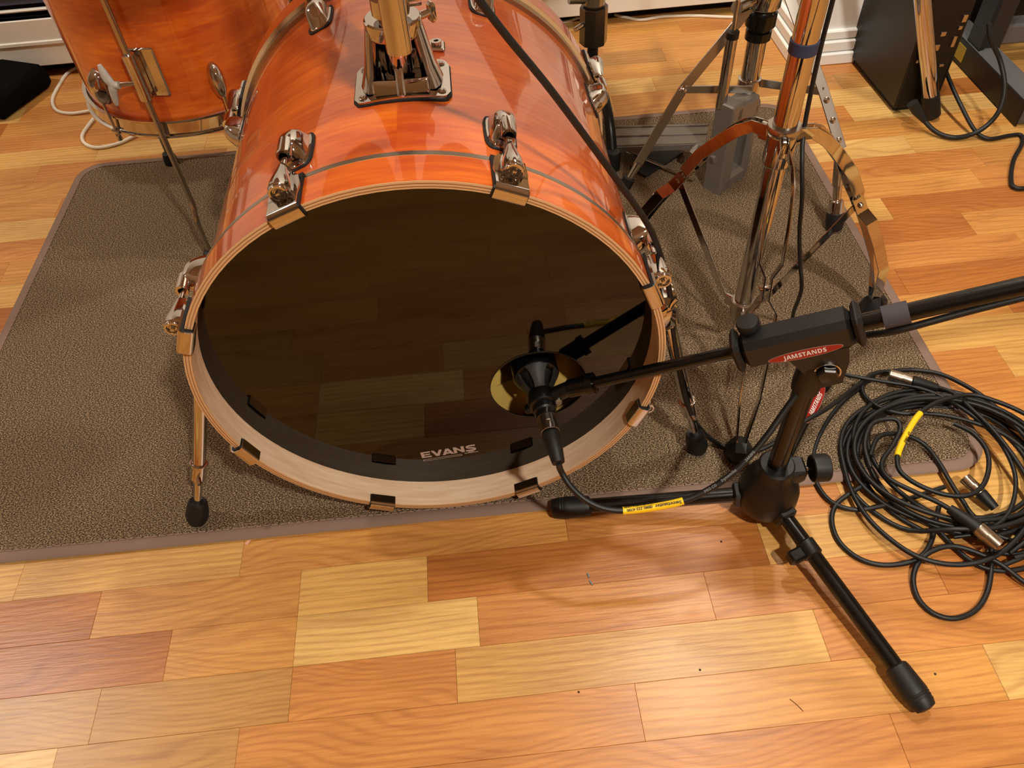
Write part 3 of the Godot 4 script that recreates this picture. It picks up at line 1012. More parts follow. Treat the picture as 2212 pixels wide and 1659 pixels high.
	var boom := part(o, "boom_arm", b, M.black_gloss)
	b = MB.new()
	b.tube(V([BB + bd * 0.03, BB + bd * 0.62]), 0.0100, 18)
	part(o, "boom_tube", b, M.black_gloss)
	b = MB.new()
	b.lathe(aim(BB + bd * 0.61, bd), [[0.010, 0.0], [0.022, 0.004], [0.022, 0.05], [0.016, 0.056]], 22)
	part(o, "counterweight", b, M.black)
	var hx := Transform3D(Basis(side2, upb, bd), BB - bd * 0.022)
	b = MB.new()
	b.box(hx, Vector3(0.036, 0.042, 0.124), 0.007)
	var hs := part(o, "boom_housing", b, M.black, 25.0)
	for s in [-1.0, 1.0]:
		b = MB.new()
		b.box(hx * Transform3D(Basis(), Vector3(0, 0, s * 0.066)), Vector3(0.038, 0.044, 0.010), 0.007)
		inst(hs, "end_cap", b.commit(25.0), M.rubber)
	logo(hs, Transform3D(Basis(bd, upb, side2), hx.origin + side2 * 0.0181 - upb * 0.010 + bd * 0.006), 0.082, 0.0145)
	# thumb screw on top of the housing
	b = MB.new()
	b.lathe(aim(BB - bd * 0.068 + upb * 0.016 - side2 * 0.012, upb), [[0.006, -0.002], [0.006, 0.004], [0.0125, 0.005], [0.0135, 0.007], [0.0135, 0.014], [0.012, 0.0160], [0.002, 0.0165]], 28)
	inst(hs, "thumb_screw", b.commit(), M.rubber)
	# tip: threaded adapter, clip arm and the clamp round the microphone
	b = MB.new()
	b.lathe(aim(BA + bd * 0.012, bd), [[0.0078, 0.0], [0.0122, 0.001], [0.0122, 0.026], [0.0142, 0.027], [0.0142, 0.036], [0.0082, 0.037]], 20)
	var tip := part(o, "boom_tip", b, M.black_gloss)
	b = MB.new()
	b.lathe(aim(BA + bd * 0.047, bd), [[0.0078, 0.0], [0.0086, 0.0], [0.0086, 0.0012], [0.0078, 0.0012]], 20, true)
	inst(tip, "ring", b.commit(), M.chrome)
	var ax := Vector3(0.105, 0.02, 1.0).normalized()
	var c := drum(0.133, -0.077, -0.042) - ax * 0.010
	b = MB.new()
	b.lathe(aim(c, ax), [[0.0152, 0.024], [0.0190, 0.025], [0.0200, 0.029], [0.0200, 0.042], [0.0185, 0.045], [0.0152, 0.046]], 28, true)
	var cp := c + ax * 0.036
	b.tube(V([cp + (BA - cp).normalized() * 0.014, BA + bd * 0.012]), 0.0105, 12)
	b.box(aim(cp + Vector3(-0.018, -0.008, 0.004), ax), Vector3(0.012, 0.010, 0.014), 0.003)
	var clip := part(o, "mic_clip", b, mat(Color(0.022, 0.021, 0.021), 0.4))
	b = MB.new()
	b.lathe(aim(cp + Vector3(0.020, 0.010, 0.011), Vector3(0.15, 0.55, 0.8)), [[0.0055, -0.006], [0.0055, 0.0], [0.004, 0.002], [0.001, 0.0022]], 16)
	inst(clip, "clip_screw", b.commit(), M.nickel)
	# grey hook-and-loop tie that holds the cable to the boom
	b = MB.new()
	var sx := aim(BB + bd * 0.082, bd)
	b.lathe(sx, [[0.0108, -0.013], [0.0128, -0.013], [0.0128, 0.013], [0.0108, 0.013]], 24, true)
	b.box(sx * Transform3D(Basis(), Vector3(0.004, -0.0155, 0)), Vector3(0.012, 0.012, 0.026), 0.004)
	part(o, "cable_tie", b, mat(rgb(74, 70, 74), 0.9, 0.0, 0.2), 40.0, "grey fabric cable tie")

func connector(o: Node3D, a: Vector3, b_: Vector3, c: Vector3, r := 0.0092, pins := true) -> void:   # a: mouth, b: shell end, c: boot end
	var d := (b_ - a).normalized()
	var L := a.distance_to(b_)
	var m := MB.new()
	var prof := [[r * 0.86, 0.004], [r * 0.86, 0.0], [r, 0.0], [r, L * 0.55], [r * 1.03, L * 0.56], [r * 1.03, L * 0.95], [r * 0.98, L], [r * 0.5, L]]
	m.lathe(aim(a, d), prof, 24)
	var s := part(o, "connector_shell", m, M.nickel)
	m = MB.new()
	m.box(aim(a + d * L * 0.3, d) * Transform3D(Basis(), Vector3(0, r, 0)), Vector3(r * 0.5, 0.0015, L * 0.4), 0.0006)
	inst(s, "latch", m.commit(), M.nickel)
	if pins:
		m = MB.new()
		for k in 3:
			var an := TAU * k / 3
			m.tube(V([aim(a, d) * Vector3(cos(an) * r * 0.45, sin(an) * r * 0.45, 0.006), aim(a, d) * Vector3(cos(an) * r * 0.45, sin(an) * r * 0.45, -0.001)]), 0.0012, 6)
		inst(s, "contact_pins", m.commit(), M.nickel)
	m = MB.new()
	var e := c - b_
	m.lathe(aim(b_, e), [[r * 0.98, 0.0], [r * 1.0, 0.002], [r * 0.93, e.length() * 0.35], [r * 0.72, e.length() * 0.9], [r * 0.66, e.length()], [0.003, e.length()]], 20)
	part(o, "strain_boot", m, M.rubber)

func sleeve(o: Node3D, path: PackedVector3Array, r: float, label := "yellow printed label") -> MeshInstance3D:
	var m := MB.new()
	m.tube(path, r, 16)
	return part(o, "label_sleeve", m, M.yellow, 50.0, label)

# flat lettering lying on a cable between two of its points, seen from the eye; flip turns it upside down
func print_on(parent: Node3D, s: String, a: Vector3, b: Vector3, r: float, size: float, m: Material, flip := false, shift := 0.0, weight := 700) -> void:
	var d := (b - a).normalized()
	if flip: d = -d
	var mid := (a + b) * 0.5
	var n := EYE - mid
	n = (n - d * n.dot(d)).normalized()
	var y := n.cross(d).normalized()
	n = n.rotated(d, shift)
	y = n.cross(d).normalized()
	var o := inst(parent, "lettering", text(s, size, 0.0001, weight), m, Transform3D(Basis(d, y, n), mid + n * (r + 0.00012)))


func mic_cable() -> void:
	var c := drum(0.133, -0.077, -0.042)
	var ax := Vector3(0.105, 0.02, 1.0).normalized()
	var o := thing("microphone_cable", "black cable with yellow label from the drum microphone to the boom arm", "cable", Vector3(0.12, 0, -0.5))
	var a := c + ax * 0.054
	var s := a + ax * 0.026
	var e := s + (ax + Vector3(0.05, -0.22, 0)).normalized() * 0.042
	connector(o, a, s, e, 0.0120, false)
	var bd := (BB - BA).normalized()
	var tie := BB + bd * 0.082 + Vector3(0.002, -0.017, 0.008)
	var p := [e, fl(1212, 1018, 0.204), fl(1232, 1050, 0.190), fl(1262, 1078, 0.178), fl(1300, 1097, 0.170), fl(1345, 1103, 0.166), fl(1410, 1096, 0.168), fl(1476, 1082, 0.175), fl(1530, 1058, 0.188), fl(1590, 1016, 0.210), fl(1650, 950, 0.240), fl(1706, 872, 0.275), fl(1752, 815, 0.306), fl(1800, 770, 0.336), fl(1860, 728, 0.366), tie, BB + bd * 0.16 + Vector3(0, -0.016, 0.004), BB + bd * 0.26 + Vector3(0, -0.014, 0.002), BB + bd * 0.5 + Vector3(0, -0.013, 0.0)]
	var path := smooth(p, 6)
	var m := MB.new()
	m.tube(path, 0.0041, 12)
	var cb := part(o, "cable_jacket", m, M.cable, 60.0)
	var lab := path.slice(30, 43)
	var sl := sleeve(o, lab, 0.0049)
	var l0 := lab[0]
	var l1 := lab[lab.size() - 1]
	print_on(sl, "Sweetwater", l0.lerp(l1, 0.54), l0.lerp(l1, 0.96), 0.0049, 0.0058, M.print_black, true, -0.15)
	print_on(sl, "(800) 222-4700", l0.lerp(l1, 0.06), l0.lerp(l1, 0.5), 0.0049, 0.0042, M.print_black, true, -0.15)
	print_on(sl, "sweetwater.com", l0.lerp(l1, 0.06), l0.lerp(l1, 0.5), 0.0049, 0.0040, M.print_black, true, 0.75)
	var grey := mat(rgb(118, 120, 118), 0.6)
	print_on(cb, "PRO CO", path[47], path[50], 0.0041, 0.0042, grey)
	print_on(cb, "Dynamike", path[50], path[55], 0.0041, 0.0042, grey)
	print_on(cb, "24AWG", path[56], path[58], 0.0041, 0.0036, grey)

# ---------------------------------------------------------------- floor tom
func floor_tom() -> void:
	var c := Vector3(-0.562, 0, -1.497)
	var o := thing("floor_tom", "orange lacquered floor tom with chrome legs and counterhoop, behind the bass drum", "drum", c)
	var up := Transform3D(Basis(Vector3(1, 0, 0), Vector3(0, 0, -1), Vector3(0, 1, 0)), c)
	var R := 0.203
	var place := func(called: String, b: MB, m: Material) -> MeshInstance3D:
		var w := MB.new()
		for p in b.v: w.v.append(up * p)
		w.t = b.t
		return part(o, called, w, m)
	place.call("shell", band(R, 0.70, 0.298, 72), M.lacquer)
	place.call("shell_lining", band(R - 0.007, 0.70, 0.298, 72, true), M.maple)
	var bh := MB.new()
	bh.lathe(up, [[0.198, 0.276], [0.211, 0.274], [0.2165, 0.277], [0.2165, 0.281], [0.2120, 0.283], [0.2105, 0.302], [0.2125, 0.304], [0.2125, 0.307], [0.206, 0.307], [0.206, 0.285], [0.199, 0.281]], 72, true)
	part(o, "bottom_hoop", bh, M.chrome)
	bh = MB.new()
	bh.lathe(up, [[0.206, 0.69], [0.2105, 0.69], [0.2105, 0.72], [0.216, 0.724], [0.216, 0.728], [0.206, 0.73]], 72, true)
	part(o, "top_hoop", bh, M.chrome)
	var hd := MB.new()
	hd.lathe(up, [[0.001, 0.2905], [0.204, 0.2905], [0.204, 0.292], [0.001, 0.292]], 48, true)
	part(o, "bottom_head", hd, mat(Color(0.72, 0.70, 0.66), 0.4))
	hd = MB.new()
	hd.lathe(up, [[0.001, 0.718], [0.206, 0.718], [0.206, 0.72], [0.001, 0.72]], 48, true)
	part(o, "top_head", hd, mat(Color(0.8, 0.78, 0.74), 0.4))
	# lugs with rods to the bottom hoop
	for k in 6:
		var a := deg_to_rad(-33.0 + 60.0 * k)
		var n := Vector3(sin(a), 0, cos(a))
		var tn := Vector3(cos(a), 0, -sin(a))
		var b := MB.new()
		var rings := []
		for q in [[0.0, 0.0140, 0.026], [0.003, 0.0140, 0.026], [0.010, 0.0120, 0.023], [0.018, 0.009, 0.017], [0.022, 0.005, 0.010]]:
			var r := PackedVector3Array()
			for j in 16:
				var g := TAU * j / 16
				r.append(c + n * (R + q[0]) + tn * cos(g) * q[1] + Vector3.UP * (0.360 + sin(g) * q[2] * 1.3))
			rings.append(r)
		b.loft(rings)
		var l := part(o, "lug", b, M.chrome)
		b = MB.new()
		b.tube(V([c + n * (R + 0.013) + Vector3.UP * 0.352, c + n * (R + 0.0135) + Vector3.UP * 0.268]), 0.003, 8)
		b.lathe(Transform3D(up.basis, c + n * (R + 0.0135)), [[0.0055, 0.262], [0.0055, 0.272], [0.004, 0.274]], 10)
		b.box(Transform3D(Basis(tn, Vector3.UP, n), c + n * (R + 0.012) + Vector3.UP * 0.279), Vector3(0.018, 0.008, 0.012), 0.002)
		inst(l, "tension_rod", b.commit(), M.chrome)
	# three legs: angle, foot
	for q in [[-0.10, true], [-2.19, false], [1.98, false]]:
		var a: float = q[0]
		var n := Vector3(sin(a), 0, cos(a))
		var tn := Vector3(cos(a), 0, -sin(a))
		var r0 := c + n * (R + 0.018)
		var b := MB.new()
		b.tube(smooth([r0 + Vector3.UP * 0.62, r0 + Vector3.UP * 0.2, r0 + Vector3.UP * 0.14, r0 + n * 0.012 + Vector3.UP * 0.10, r0 + n * 0.014 + Vector3.UP * 0.02], 5), 0.0053, 12)
		var leg := part(o, "leg", b, M.dull_chrome)
		b = MB.new()
		b.lathe(Transform3D(up.basis, r0 + n * 0.014), [[0.010, 0.0], [0.015, 0.006], [0.0155, 0.02], [0.012, 0.034], [0.007, 0.036]], 18)
		inst(leg, "rubber_foot", b.commit(), M.rubber)
		b = MB.new()
		b.box(Transform3D(Basis(tn, Vector3.UP, n), c + n * (R + 0.002) + Vector3.UP * 0.395 + tn * 0.012), Vector3(0.05, 0.085, 0.006), 0.006)
		b.box(Transform3D(Basis(tn, Vector3.UP, n), c + n * (R + 0.012) + Vector3.UP * 0.395), Vector3(0.022, 0.07, 0.022), 0.006)
		b.lathe(Transform3D(up.basis, r0), [[0.0055, 0.355], [0.0105, 0.356], [0.0105, 0.435], [0.0055, 0.436]], 16)
		inst(leg, "leg_bracket", b.commit(), M.chrome)
		b = MB.new()
		var k0 := r0 + Vector3.UP * 0.385
		b.tube(V([k0, k0 - tn * 0.042 + n * 0.004]), 0.0038, 10)
		var sc := inst(leg, "wing_screw", b.commit(), M.chrome)
		b = MB.new()
		var kc := k0 - tn * 0.046 + n * 0.005
		b.lathe(aim(kc, -tn), [[0.0065, -0.012], [0.0065, 0.0], [0.004, 0.006]], 12)
		b.tube(smooth([kc + Vector3(0, 0.036, 0) - tn * 0.006, kc + Vector3(0, 0.014, 0) - tn * 0.004, kc, kc - Vector3(0, 0.014, 0) - tn * 0.004, kc - Vector3(0, 0.036, 0) - tn * 0.008], 4), [0.0035, 0.0045, 0.006, 0.0068, 0.0074, 0.0076, 0.0074, 0.007, 0.0072, 0.0076, 0.0075, 0.007, 0.0066, 0.006, 0.0054, 0.0044, 0.003], 10)
		inst(sc, "wing_nut", b.commit(60.0), mat(rgb(184, 180, 170), 0.4))

# ---------------------------------------------------------------- stands
func two_bar_leg(o: Node3D, c: Vector3, foot: Vector3, ytop: float, m: Material, rubber_turn := 0.0) -> MeshInstance3D:
	var out := foot - c
	out.y = 0
	var L := out.length()
	out = out.normalized()
	var side := out.cross(Vector3.UP).normalized()
	# r along the leg, height, half gap
	var prof := [[0.022, 0.410, 0.0055], [0.045, 0.408, 0.0055], [0.062, 0.398, 0.012], [0.080, 0.380, 0.0165], [0.115, 0.338, 0.0165], [0.138, 0.297, 0.0155], [0.147, 0.280, 0.005], [0.163, 0.252, 0.0048], [0.176, 0.238, 0.0175], [0.200, 0.195, 0.0165], [0.235, 0.125, 0.014], [L - 0.008, 0.045, 0.006]]
	var first: MeshInstance3D = null
	for s in [-1.0, 1.0]:
		var p := PackedVector3Array()
		for q in prof: p.append(c + out * q[0] + Vector3.UP * q[1] + side * s * q[2])
		var b := MB.new()
		var wide := PackedVector3Array()
		# the bars stand on edge: wide in the leg's own plane
		var rings := []
		for i in p.size():
			var d := (p[mini(i + 1, p.size() - 1)] - p[maxi(i - 1, 0)]).normalized()
			var t := side.cross(d).normalized()
			var nn := d.cross(t).normalized()
			var r := PackedVector3Array()
			for k in [Vector2(0.0090, -0.0007), Vector2(0.0090, 0.0007), Vector2(0.0084, 0.0011), Vector2(-0.0084, 0.0011), Vector2(-0.0090, 0.0007), Vector2(-0.0090, -0.0007), Vector2(-0.0084, -0.0011), Vector2(0.0084, -0.0011)]:
				r.append(p[i] + t * k.x + nn * k.y)
			rings.append(r)
		b.loft(rings)
		var g := part(o, "leg_bar", b, m, 20.0)
		if first == null: first = g
	var jt := c + out * 0.155 + Vector3.UP * (ytop - 0.144)
	var b2 := MB.new()
	b2.lathe(aim(jt - side * 0.008, side), [[0.0045, 0.0], [0.0045, 0.016], [0.003, 0.018], [0.001, 0.0185]], 12)
	part(o, "rivet", b2, m)
	b2 = MB.new()
	b2.bar(V([c + out * 0.02 + Vector3.UP * 0.085, c + out * 0.04 + Vector3.UP * 0.09, jt]), Vector3.UP.cross(side), 0.013, 0.0022)
	part(o, "leg_brace", b2, m, 20.0)
	b2 = MB.new()
	var f := c + out * (L - 0.006)
	b2.box(Transform3D(Basis(out, Vector3.UP, -side) * Basis(Vector3(0, 0, 1), -0.5), f + Vector3(0, 0.024, 0)), Vector3(0.040, 0.052, 0.040), 0.012)
	part(o, "rubber_foot", b2, M.rubber, 30.0)
	return first

func cymbal_stand() -> void:
	var c := Vector3(0.398, 0, -0.943)
	var o := thing("cymbal_stand", "chrome cymbal stand with double-braced tripod legs beside the bass drum", "stand", c)
	var up := Basis(Vector3.RIGHT, -PI / 2)
	var b := MB.new()
	b.tube(V([c + Vector3(0, 0.05, 0), c + Vector3(0, 0.42, 0)]), 0.0150, 24)
	part(o, "lower_tube", b, M.chrome)
	b = MB.new()
	b.tube(V([c + Vector3(0, 0.40, 0), c + Vector3(0, 0.86, 0)]), 0.0166, 24)
	part(o, "upper_tube", b, M.chrome)
	b = MB.new()
	b.lathe(Transform3D(up, c), [[0.0185, 0.365], [0.0200, 0.368], [0.0205, 0.412], [0.0170, 0.416]], 28)
	for q in [Vector3(-0.06, 0, 0.258), Vector3(0.262, 0, -0.035), Vector3(-0.18, 0, -0.194)]:
		var d := (q as Vector3).normalized()
		b.box(aim(c + d * 0.024 + Vector3(0, 0.405, 0), d), Vector3(0.0085, 0.026, 0.022), 0.002)
	part(o, "leg_collar", b, M.chrome)
	b = MB.new()
	b.lathe(Transform3D(up, c), [[0.0168, 0.419], [0.0225, 0.417], [0.0240, 0.421], [0.0225, 0.426], [0.0168, 0.426]], 28, true)
	part(o, "collar_ring", b, M.dull_chrome)
	b = MB.new()
	b.lathe(Transform3D(up, c), [[0.0155, 0.066], [0.0195, 0.068], [0.0195, 0.098], [0.0155, 0.100]], 28)
	for q in [Vector3(-0.06, 0, 0.258), Vector3(0.262, 0, -0.035), Vector3(-0.18, 0, -0.194)]:
		var d := (q as Vector3).normalized()
		b.box(aim(c + d * 0.024 + Vector3(0, 0.083, 0), d), Vector3(0.007, 0.022, 0.018), 0.002)
	part(o, "brace_collar", b, M.dull_chrome)
	var f1 := two_bar_leg(o, c, Vector3(0.339, 0, -0.685), 0.410, M.chrome)
	two_bar_leg(o, c, Vector3(0.655, 0, -0.978), 0.410, M.chrome)
	two_bar_leg(o, c, Vector3(0.22, 0, -1.137), 0.410, M.chrome)
	var tp := vt(1738, 98, c.x, c.z)
	b = MB.new()
	b.lathe(Transform3D(up, Vector3(c.x, tp.y, c.z)), [[0.0167, -0.009], [0.0180, -0.008], [0.0183, 0.007], [0.0167, 0.008]], 28, true)
	part(o, "blue_tape_band", b, mat(rgb(46, 56, 84), 0.6), 40.0, "dark blue tape band round the tube")

func flat_leg(o: Node3D, called: String, pts: Array, wide: Vector3, w := 0.017, th := 0.003, m: Material = null) -> MeshInstance3D:
	var b := MB.new()
	b.bar(V(pts), wide, w, th)
	return part(o, called, b, m if m else M.dull_chrome, 20.0)

func hi_hat_stand() -> void:
	var N := Vector3(0.464, 0, -1.351)
	var e1 := Vector3(0.778, 0, -0.628)
	var e2 := Vector3(-0.58, 0, -0.815)
	e2 = (e2 - e1 * e2.dot(e1)).normalized()
	var o := thing("hi_hat_stand", "chrome hi-hat stand with cast grey pedal frame and flat-bar legs", "stand", N)
	var fx := func(a: float, y: float, d: float) -> Vector3: return N + e1 * a + e2 * d + Vector3.UP * y
	var bs := Basis(e1, Vector3.UP, e1.cross(Vector3.UP))
	var b := MB.new()
	var D := 0.044
	b.box(Transform3D(bs, fx.call(0.017, 0.105, D / 2)), Vector3(0.034, 0.205, D), 0.003)
	b.box(Transform3D(bs, fx.call(0.086, 0.098, D / 2)), Vector3(0.024, 0.18, D), 0.006)
	b.box(Transform3D(bs, fx.call(0.052, 0.178, D / 2)), Vector3(0.075, 0.044, D), 0.005)
	b.box(Transform3D(bs, fx.call(0.052, 0.022, D / 2)), Vector3(0.085, 0.036, D), 0.008)
	part(o, "pedal_frame", b, M.cast, 25.0)
	var st := Vector3(0.447, 0, -1.383)
	b = MB.new()
	b.tube(V([st + Vector3(0, 0.195, 0), st + Vector3(0, 0.335, 0)]), 0.0105, 18)
	var sp := part(o, "spring_tube", b, M.chrome)
	b = MB.new()
	b.lathe(Transform3D(Basis(Vector3.RIGHT, -PI / 2), st), [[0.0085, 0.330], [0.0118, 0.331], [0.0118, 0.343], [0.004, 0.345]], 18)
	inst(sp, "cap", b.commit(), M.black)
	b = MB.new()
	b.tube(V([st + Vector3(0, 0.34, 0), st + Vector3(0, 0.40, 0)]), 0.0042, 10)
	inst(sp, "pull_rod", b.commit(), M.chrome)
	var mt := Vector3(0.512, 0, -1.433)
	b = MB.new()
	b.tube(V([mt + Vector3(0, 0.18, 0), mt + Vector3(0, 0.50, 0)]), 0.0185, 22)
	part(o, "main_tube", b, M.chrome)
	b = MB.new()
	b.lathe(Transform3D(Basis(Vector3.RIGHT, -PI / 2), mt), [[0.019, 0.300], [0.024, 0.302], [0.024, 0.318], [0.020, 0.320], [0.020, 0.326], [0.028, 0.328], [0.028, 0.352], [0.022, 0.356], [0.019, 0.365], [0.019, 0.40]], 26)
	part(o, "height_knob", b, M.black_gloss)
	b = MB.new()
	b.lathe(Transform3D(Basis(Vector3.RIGHT, -PI / 2), mt), [[0.029, 0.362], [0.0305, 0.364], [0.0305, 0.388], [0.0275, 0.391], [0.022, 0.391], [0.022, 0.362]], 26, true)
	b.tube(V([mt + Vector3(-0.03, 0.378, 0.016), st + Vector3(0, 0.385, 0)]), 0.012, 12)
	part(o, "cast_collar", b, M.chrome)
	b = MB.new()
	b.lathe(Transform3D(Basis(Vector3.RIGHT, -PI / 2), mt), [[0.0188, 0.196], [0.0225, 0.197], [0.0225, 0.222], [0.0188, 0.224]], 24)
	part(o, "hub", b, M.chrome)
	# legs and braces
	var fL := fl(1352, 398, 0.02)
	var tL := vt(1586, -12, 0.50, -1.43)
	var jL := vt(1452, 192, fL.x + (tL.x - fL.x) * 0.45, fL.z + (tL.z - fL.z) * 0.45)
	var lw := (CR + Vector3.UP * 0.3).normalized()
	flat_leg(o, "leg_bar", [tL, jL, fL.lerp(jL, 0.22)], lw, 0.019)
	flat_leg(o, "leg_brace", [jL, mt + Vector3(0, 0.21, 0.022)], Vector3.UP, 0.016)
	b = MB.new()
	b.lathe(aim(jL, EYE - jL), [[0.008, -0.004], [0.008, 0.004], [0.004, 0.007], [0.001, 0.0075]], 14)
	part(o, "rivet", b, M.chrome)
	b = MB.new()
	b.tube(V([fL.lerp(jL, 0.24), fL]), 0.008, 14)
	part(o, "leg_tip", b, M.chrome)
	b = MB.new()
	b.lathe(aim(fL + (jL - fL).normalized() * 0.018, fL - jL), [[0.009, 0.0], [0.013, 0.002], [0.014, 0.02], [0.010, 0.030]], 16)
	part(o, "rubber_foot", b, M.rubber)
	var fR := fl(1802, 492, 0.012)
	var kR := vt(1796, 318, 0.652, -1.262)
	var jR := vt(1768, 196, 0.62, -1.33)
	var tR := vt(1706, 0, 0.555, -1.42)
	flat_leg(o, "leg_bar", [tR + (tR - jR) * 0.2, tR, jR, kR], CR, 0.02, 0.003)
	flat_leg(o, "leg_brace", [mt + Vector3(0.02, 0.21, 0), jR], Vector3.UP, 0.016)
	for s in [0.15, 0.5, 0.85]:
		b = MB.new()
		var q: Vector3 = jR.lerp(kR, s)
		b.lathe(aim(q, EYE - q), [[0.006, -0.003], [0.006, 0.003], [0.003, 0.006], [0.001, 0.0065]], 12)
		part(o, "rivet", b, M.chrome)
	b = MB.new()
	b.box(aim(kR.lerp(fR, 0.25), fR - kR), Vector3(0.022, 0.016, 0.07), 0.005)
	part(o, "leg_socket", b, M.dull_chrome)
	b = MB.new()
	b.tube(V([kR.lerp(fR, 0.3), fR]), 0.0085, 14)
	part(o, "leg_tip", b, M.chrome)
	b = MB.new()
	var fd := (fR - kR).normalized()
	b.lathe(aim(fR - fd * 0.055, fd), [[0.0095, -0.004], [0.0135, 0.0], [0.0155, 0.02], [0.0160, 0.022]], 18)
	part(o, "foot_cone", b, M.chrome)
	b = MB.new()
	b.lathe(aim(fR - fd * 0.033, fd), [[0.0160, 0.0], [0.0172, 0.003], [0.0178, 0.024], [0.015, 0.035], [0.008, 0.038]], 18)
	part(o, "rubber_foot", b, M.rubber)
	# footboard with its heel plate and rods
	var q0 := fl(1316, 282, 0.035)
	var q1 := fl(1528, 278, 0.075)
	var q2 := fl(1522, 322, 0.07)
	var q3 := fl(1312, 330, 0.03)
	b = MB.new()
	var th := Vector3(0, 0.012, 0)
	b.loft([V([q0, q1, q2, q3]), V([q0 + th, q1 + th, q2 + th, q3 + th])])
	for s in [0.08, 0.5, 0.92]:
		b.bar(V([q0.lerp(q3, s) + th, q1.lerp(q2, s) + th]), Vector3.UP, 0.006, 0.005)
	part(o, "footboard", b, M.cast, 20.0)
	b = MB.new()
	var lug := fl(1512, 318, 0.07)
	b.tube(smooth([lug + Vector3(-0.02, -0.005, 0.012), lug + Vector3(0.0, 0.012, 0.012), fx.call(0.0, 0.085, 0.02)], 5), 0.008, 10)
	part(o, "footboard_hinge", b, M.cast)
	b = MB.new()
	b.tube(V([fl(1340, 322, 0.02), fl(1500, 388, 0.02)]), 0.003, 8)
	b.tube(V([fl(1466, 325, 0.03), fl(1536, 346, 0.03)]), 0.0025, 8)
	part(o, "linkage_rod", b, M.dull_chrome)
	b = MB.new()
	b.box(Transform3D(Basis(e1, Vector3.UP, e1.cross(Vector3.UP)), fl(1420, 345, 0.014)), Vector3(0.13, 0.006, 0.05), 0.002)
	part(o, "base_plate", b, M.gasket)

func snare_stand() -> void:
	var c := Vector3(0.237, 0, -1.697)
	var o := thing("snare_stand", "dark chrome snare stand with hexagonal sleeve and legs coloured as chrome in shadow behind the bass drum", "stand", c)
	var up := Basis(Vector3.RIGHT, -PI / 2)
	var b := MB.new()
	b.lathe(Transform3D(up, c), [[0.020, 0.185], [0.0295, 0.187], [0.0305, 0.190], [0.0305, 0.265], [0.029, 0.268], [0.018, 0.268]], 8)
	var sl := part(o, "hex_sleeve", b, mat(Color(0.42, 0.40, 0.38), 0.2, 1.0), 15.0)
	b = MB.new()
	b.tube(V([c + Vector3(0, 0.2, 0), c + Vector3(0, 0.62, 0)]), 0.0165, 18)
	part(o, "column", b, M.dull_chrome)
	b = MB.new()
	b.lathe(Transform3D(up, c), [[0.017, 0.272], [0.024, 0.273], [0.024, 0.292], [0.017, 0.294]], 20)
	b.tube(V([c + Vector3(0, 0.283, 0.0), c + Vector3(-0.055, 0.290, 0.010)]), 0.011, 12)
	part(o, "clamp", b, M.dull_chrome)
	b = MB.new()
	b.tube(V([c + Vector3(-0.024, 0.235, 0.014), c + Vector3(-0.044, 0.231, 0.026)]), 0.0055, 12)
	inst(sl, "set_screw", b.commit(), M.chrome)
	b = MB.new()
	b.tube(V([c + Vector3(0, 0.03, 0), c + Vector3(0, 0.19, 0)]), 0.012, 14)
	part(o, "lower_rod", b, M.gasket)
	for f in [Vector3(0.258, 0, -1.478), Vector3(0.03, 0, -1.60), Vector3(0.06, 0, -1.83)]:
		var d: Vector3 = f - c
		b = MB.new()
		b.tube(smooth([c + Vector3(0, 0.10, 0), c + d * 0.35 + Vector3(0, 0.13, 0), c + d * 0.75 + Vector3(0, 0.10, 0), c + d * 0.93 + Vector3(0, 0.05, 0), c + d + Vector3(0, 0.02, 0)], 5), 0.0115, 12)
		var leg := part(o, "leg", b, mat(Color(0.10, 0.10, 0.10), 0.35, 0.5))  # chrome leg with the shadow it stands in put into its colour
		b = MB.new()
		b.lathe(Transform3D(up, f), [[0.013, 0.0], [0.0165, 0.006], [0.0165, 0.04], [0.014, 0.05], [0.010, 0.052]], 16)
		inst(leg, "rubber_foot", b.commit(), M.rubber)

func tom_holder() -> void:
	var base := drum(0.006, 0.0, -0.204)
	var o := thing("tom_holder", "chrome tom holder post with hanging arm tube above the bass drum", "stand", Vector3(base.x, 0.62, base.z))
	var b := MB.new()
	b.tube(V([Vector3(base.x, 0.60, base.z), Vector3(base.x, 1.12, base.z)]), 0.0145, 20)
	part(o, "post", b, M.chrome)
	b = MB.new()
	b.lathe(Transform3D(Basis(Vector3.RIGHT, -PI / 2), Vector3(base.x, 0, base.z)), [[0.0147, 0.662], [0.0205, 0.663], [0.0205, 0.680], [0.0147, 0.682]], 24)
	b.tube(V([Vector3(base.x + 0.018, 0.672, base.z - 0.006), Vector3(base.x + 0.032, 0.672, base.z - 0.008)]), 0.0075, 12)
	part(o, "memory_lock", b, M.chrome)
	var e := zp(863, 110, -0.735)
	var top := Vector3(e.x - 0.004, 1.10, e.z - 0.01)
	b = MB.new()
	b.tube(V([e, top]), 0.0122, 24)
	b.lathe(aim(e + Vector3(0, 0.002, 0), Vector3.DOWN), [[0.0122, 0.0], [0.0115, 0.003], [0.0085, 0.003], [0.0085, 0.001]], 24)
	part(o, "arm_tube", b, M.chrome)
	b = MB.new()
	b.lathe(aim(e + Vector3(0, -0.0012, 0), Vector3.DOWN), [[0.0090, 0.0], [0.0090, 0.0006], [0.001, 0.0006]], 20)
	part(o, "tube_mouth", b, M.gasket)
	b = MB.new()
	b.tube(V([Vector3(base.x, 1.09, base.z), top]), 0.02, 16)
	part(o, "clamp_block", b, M.chrome)

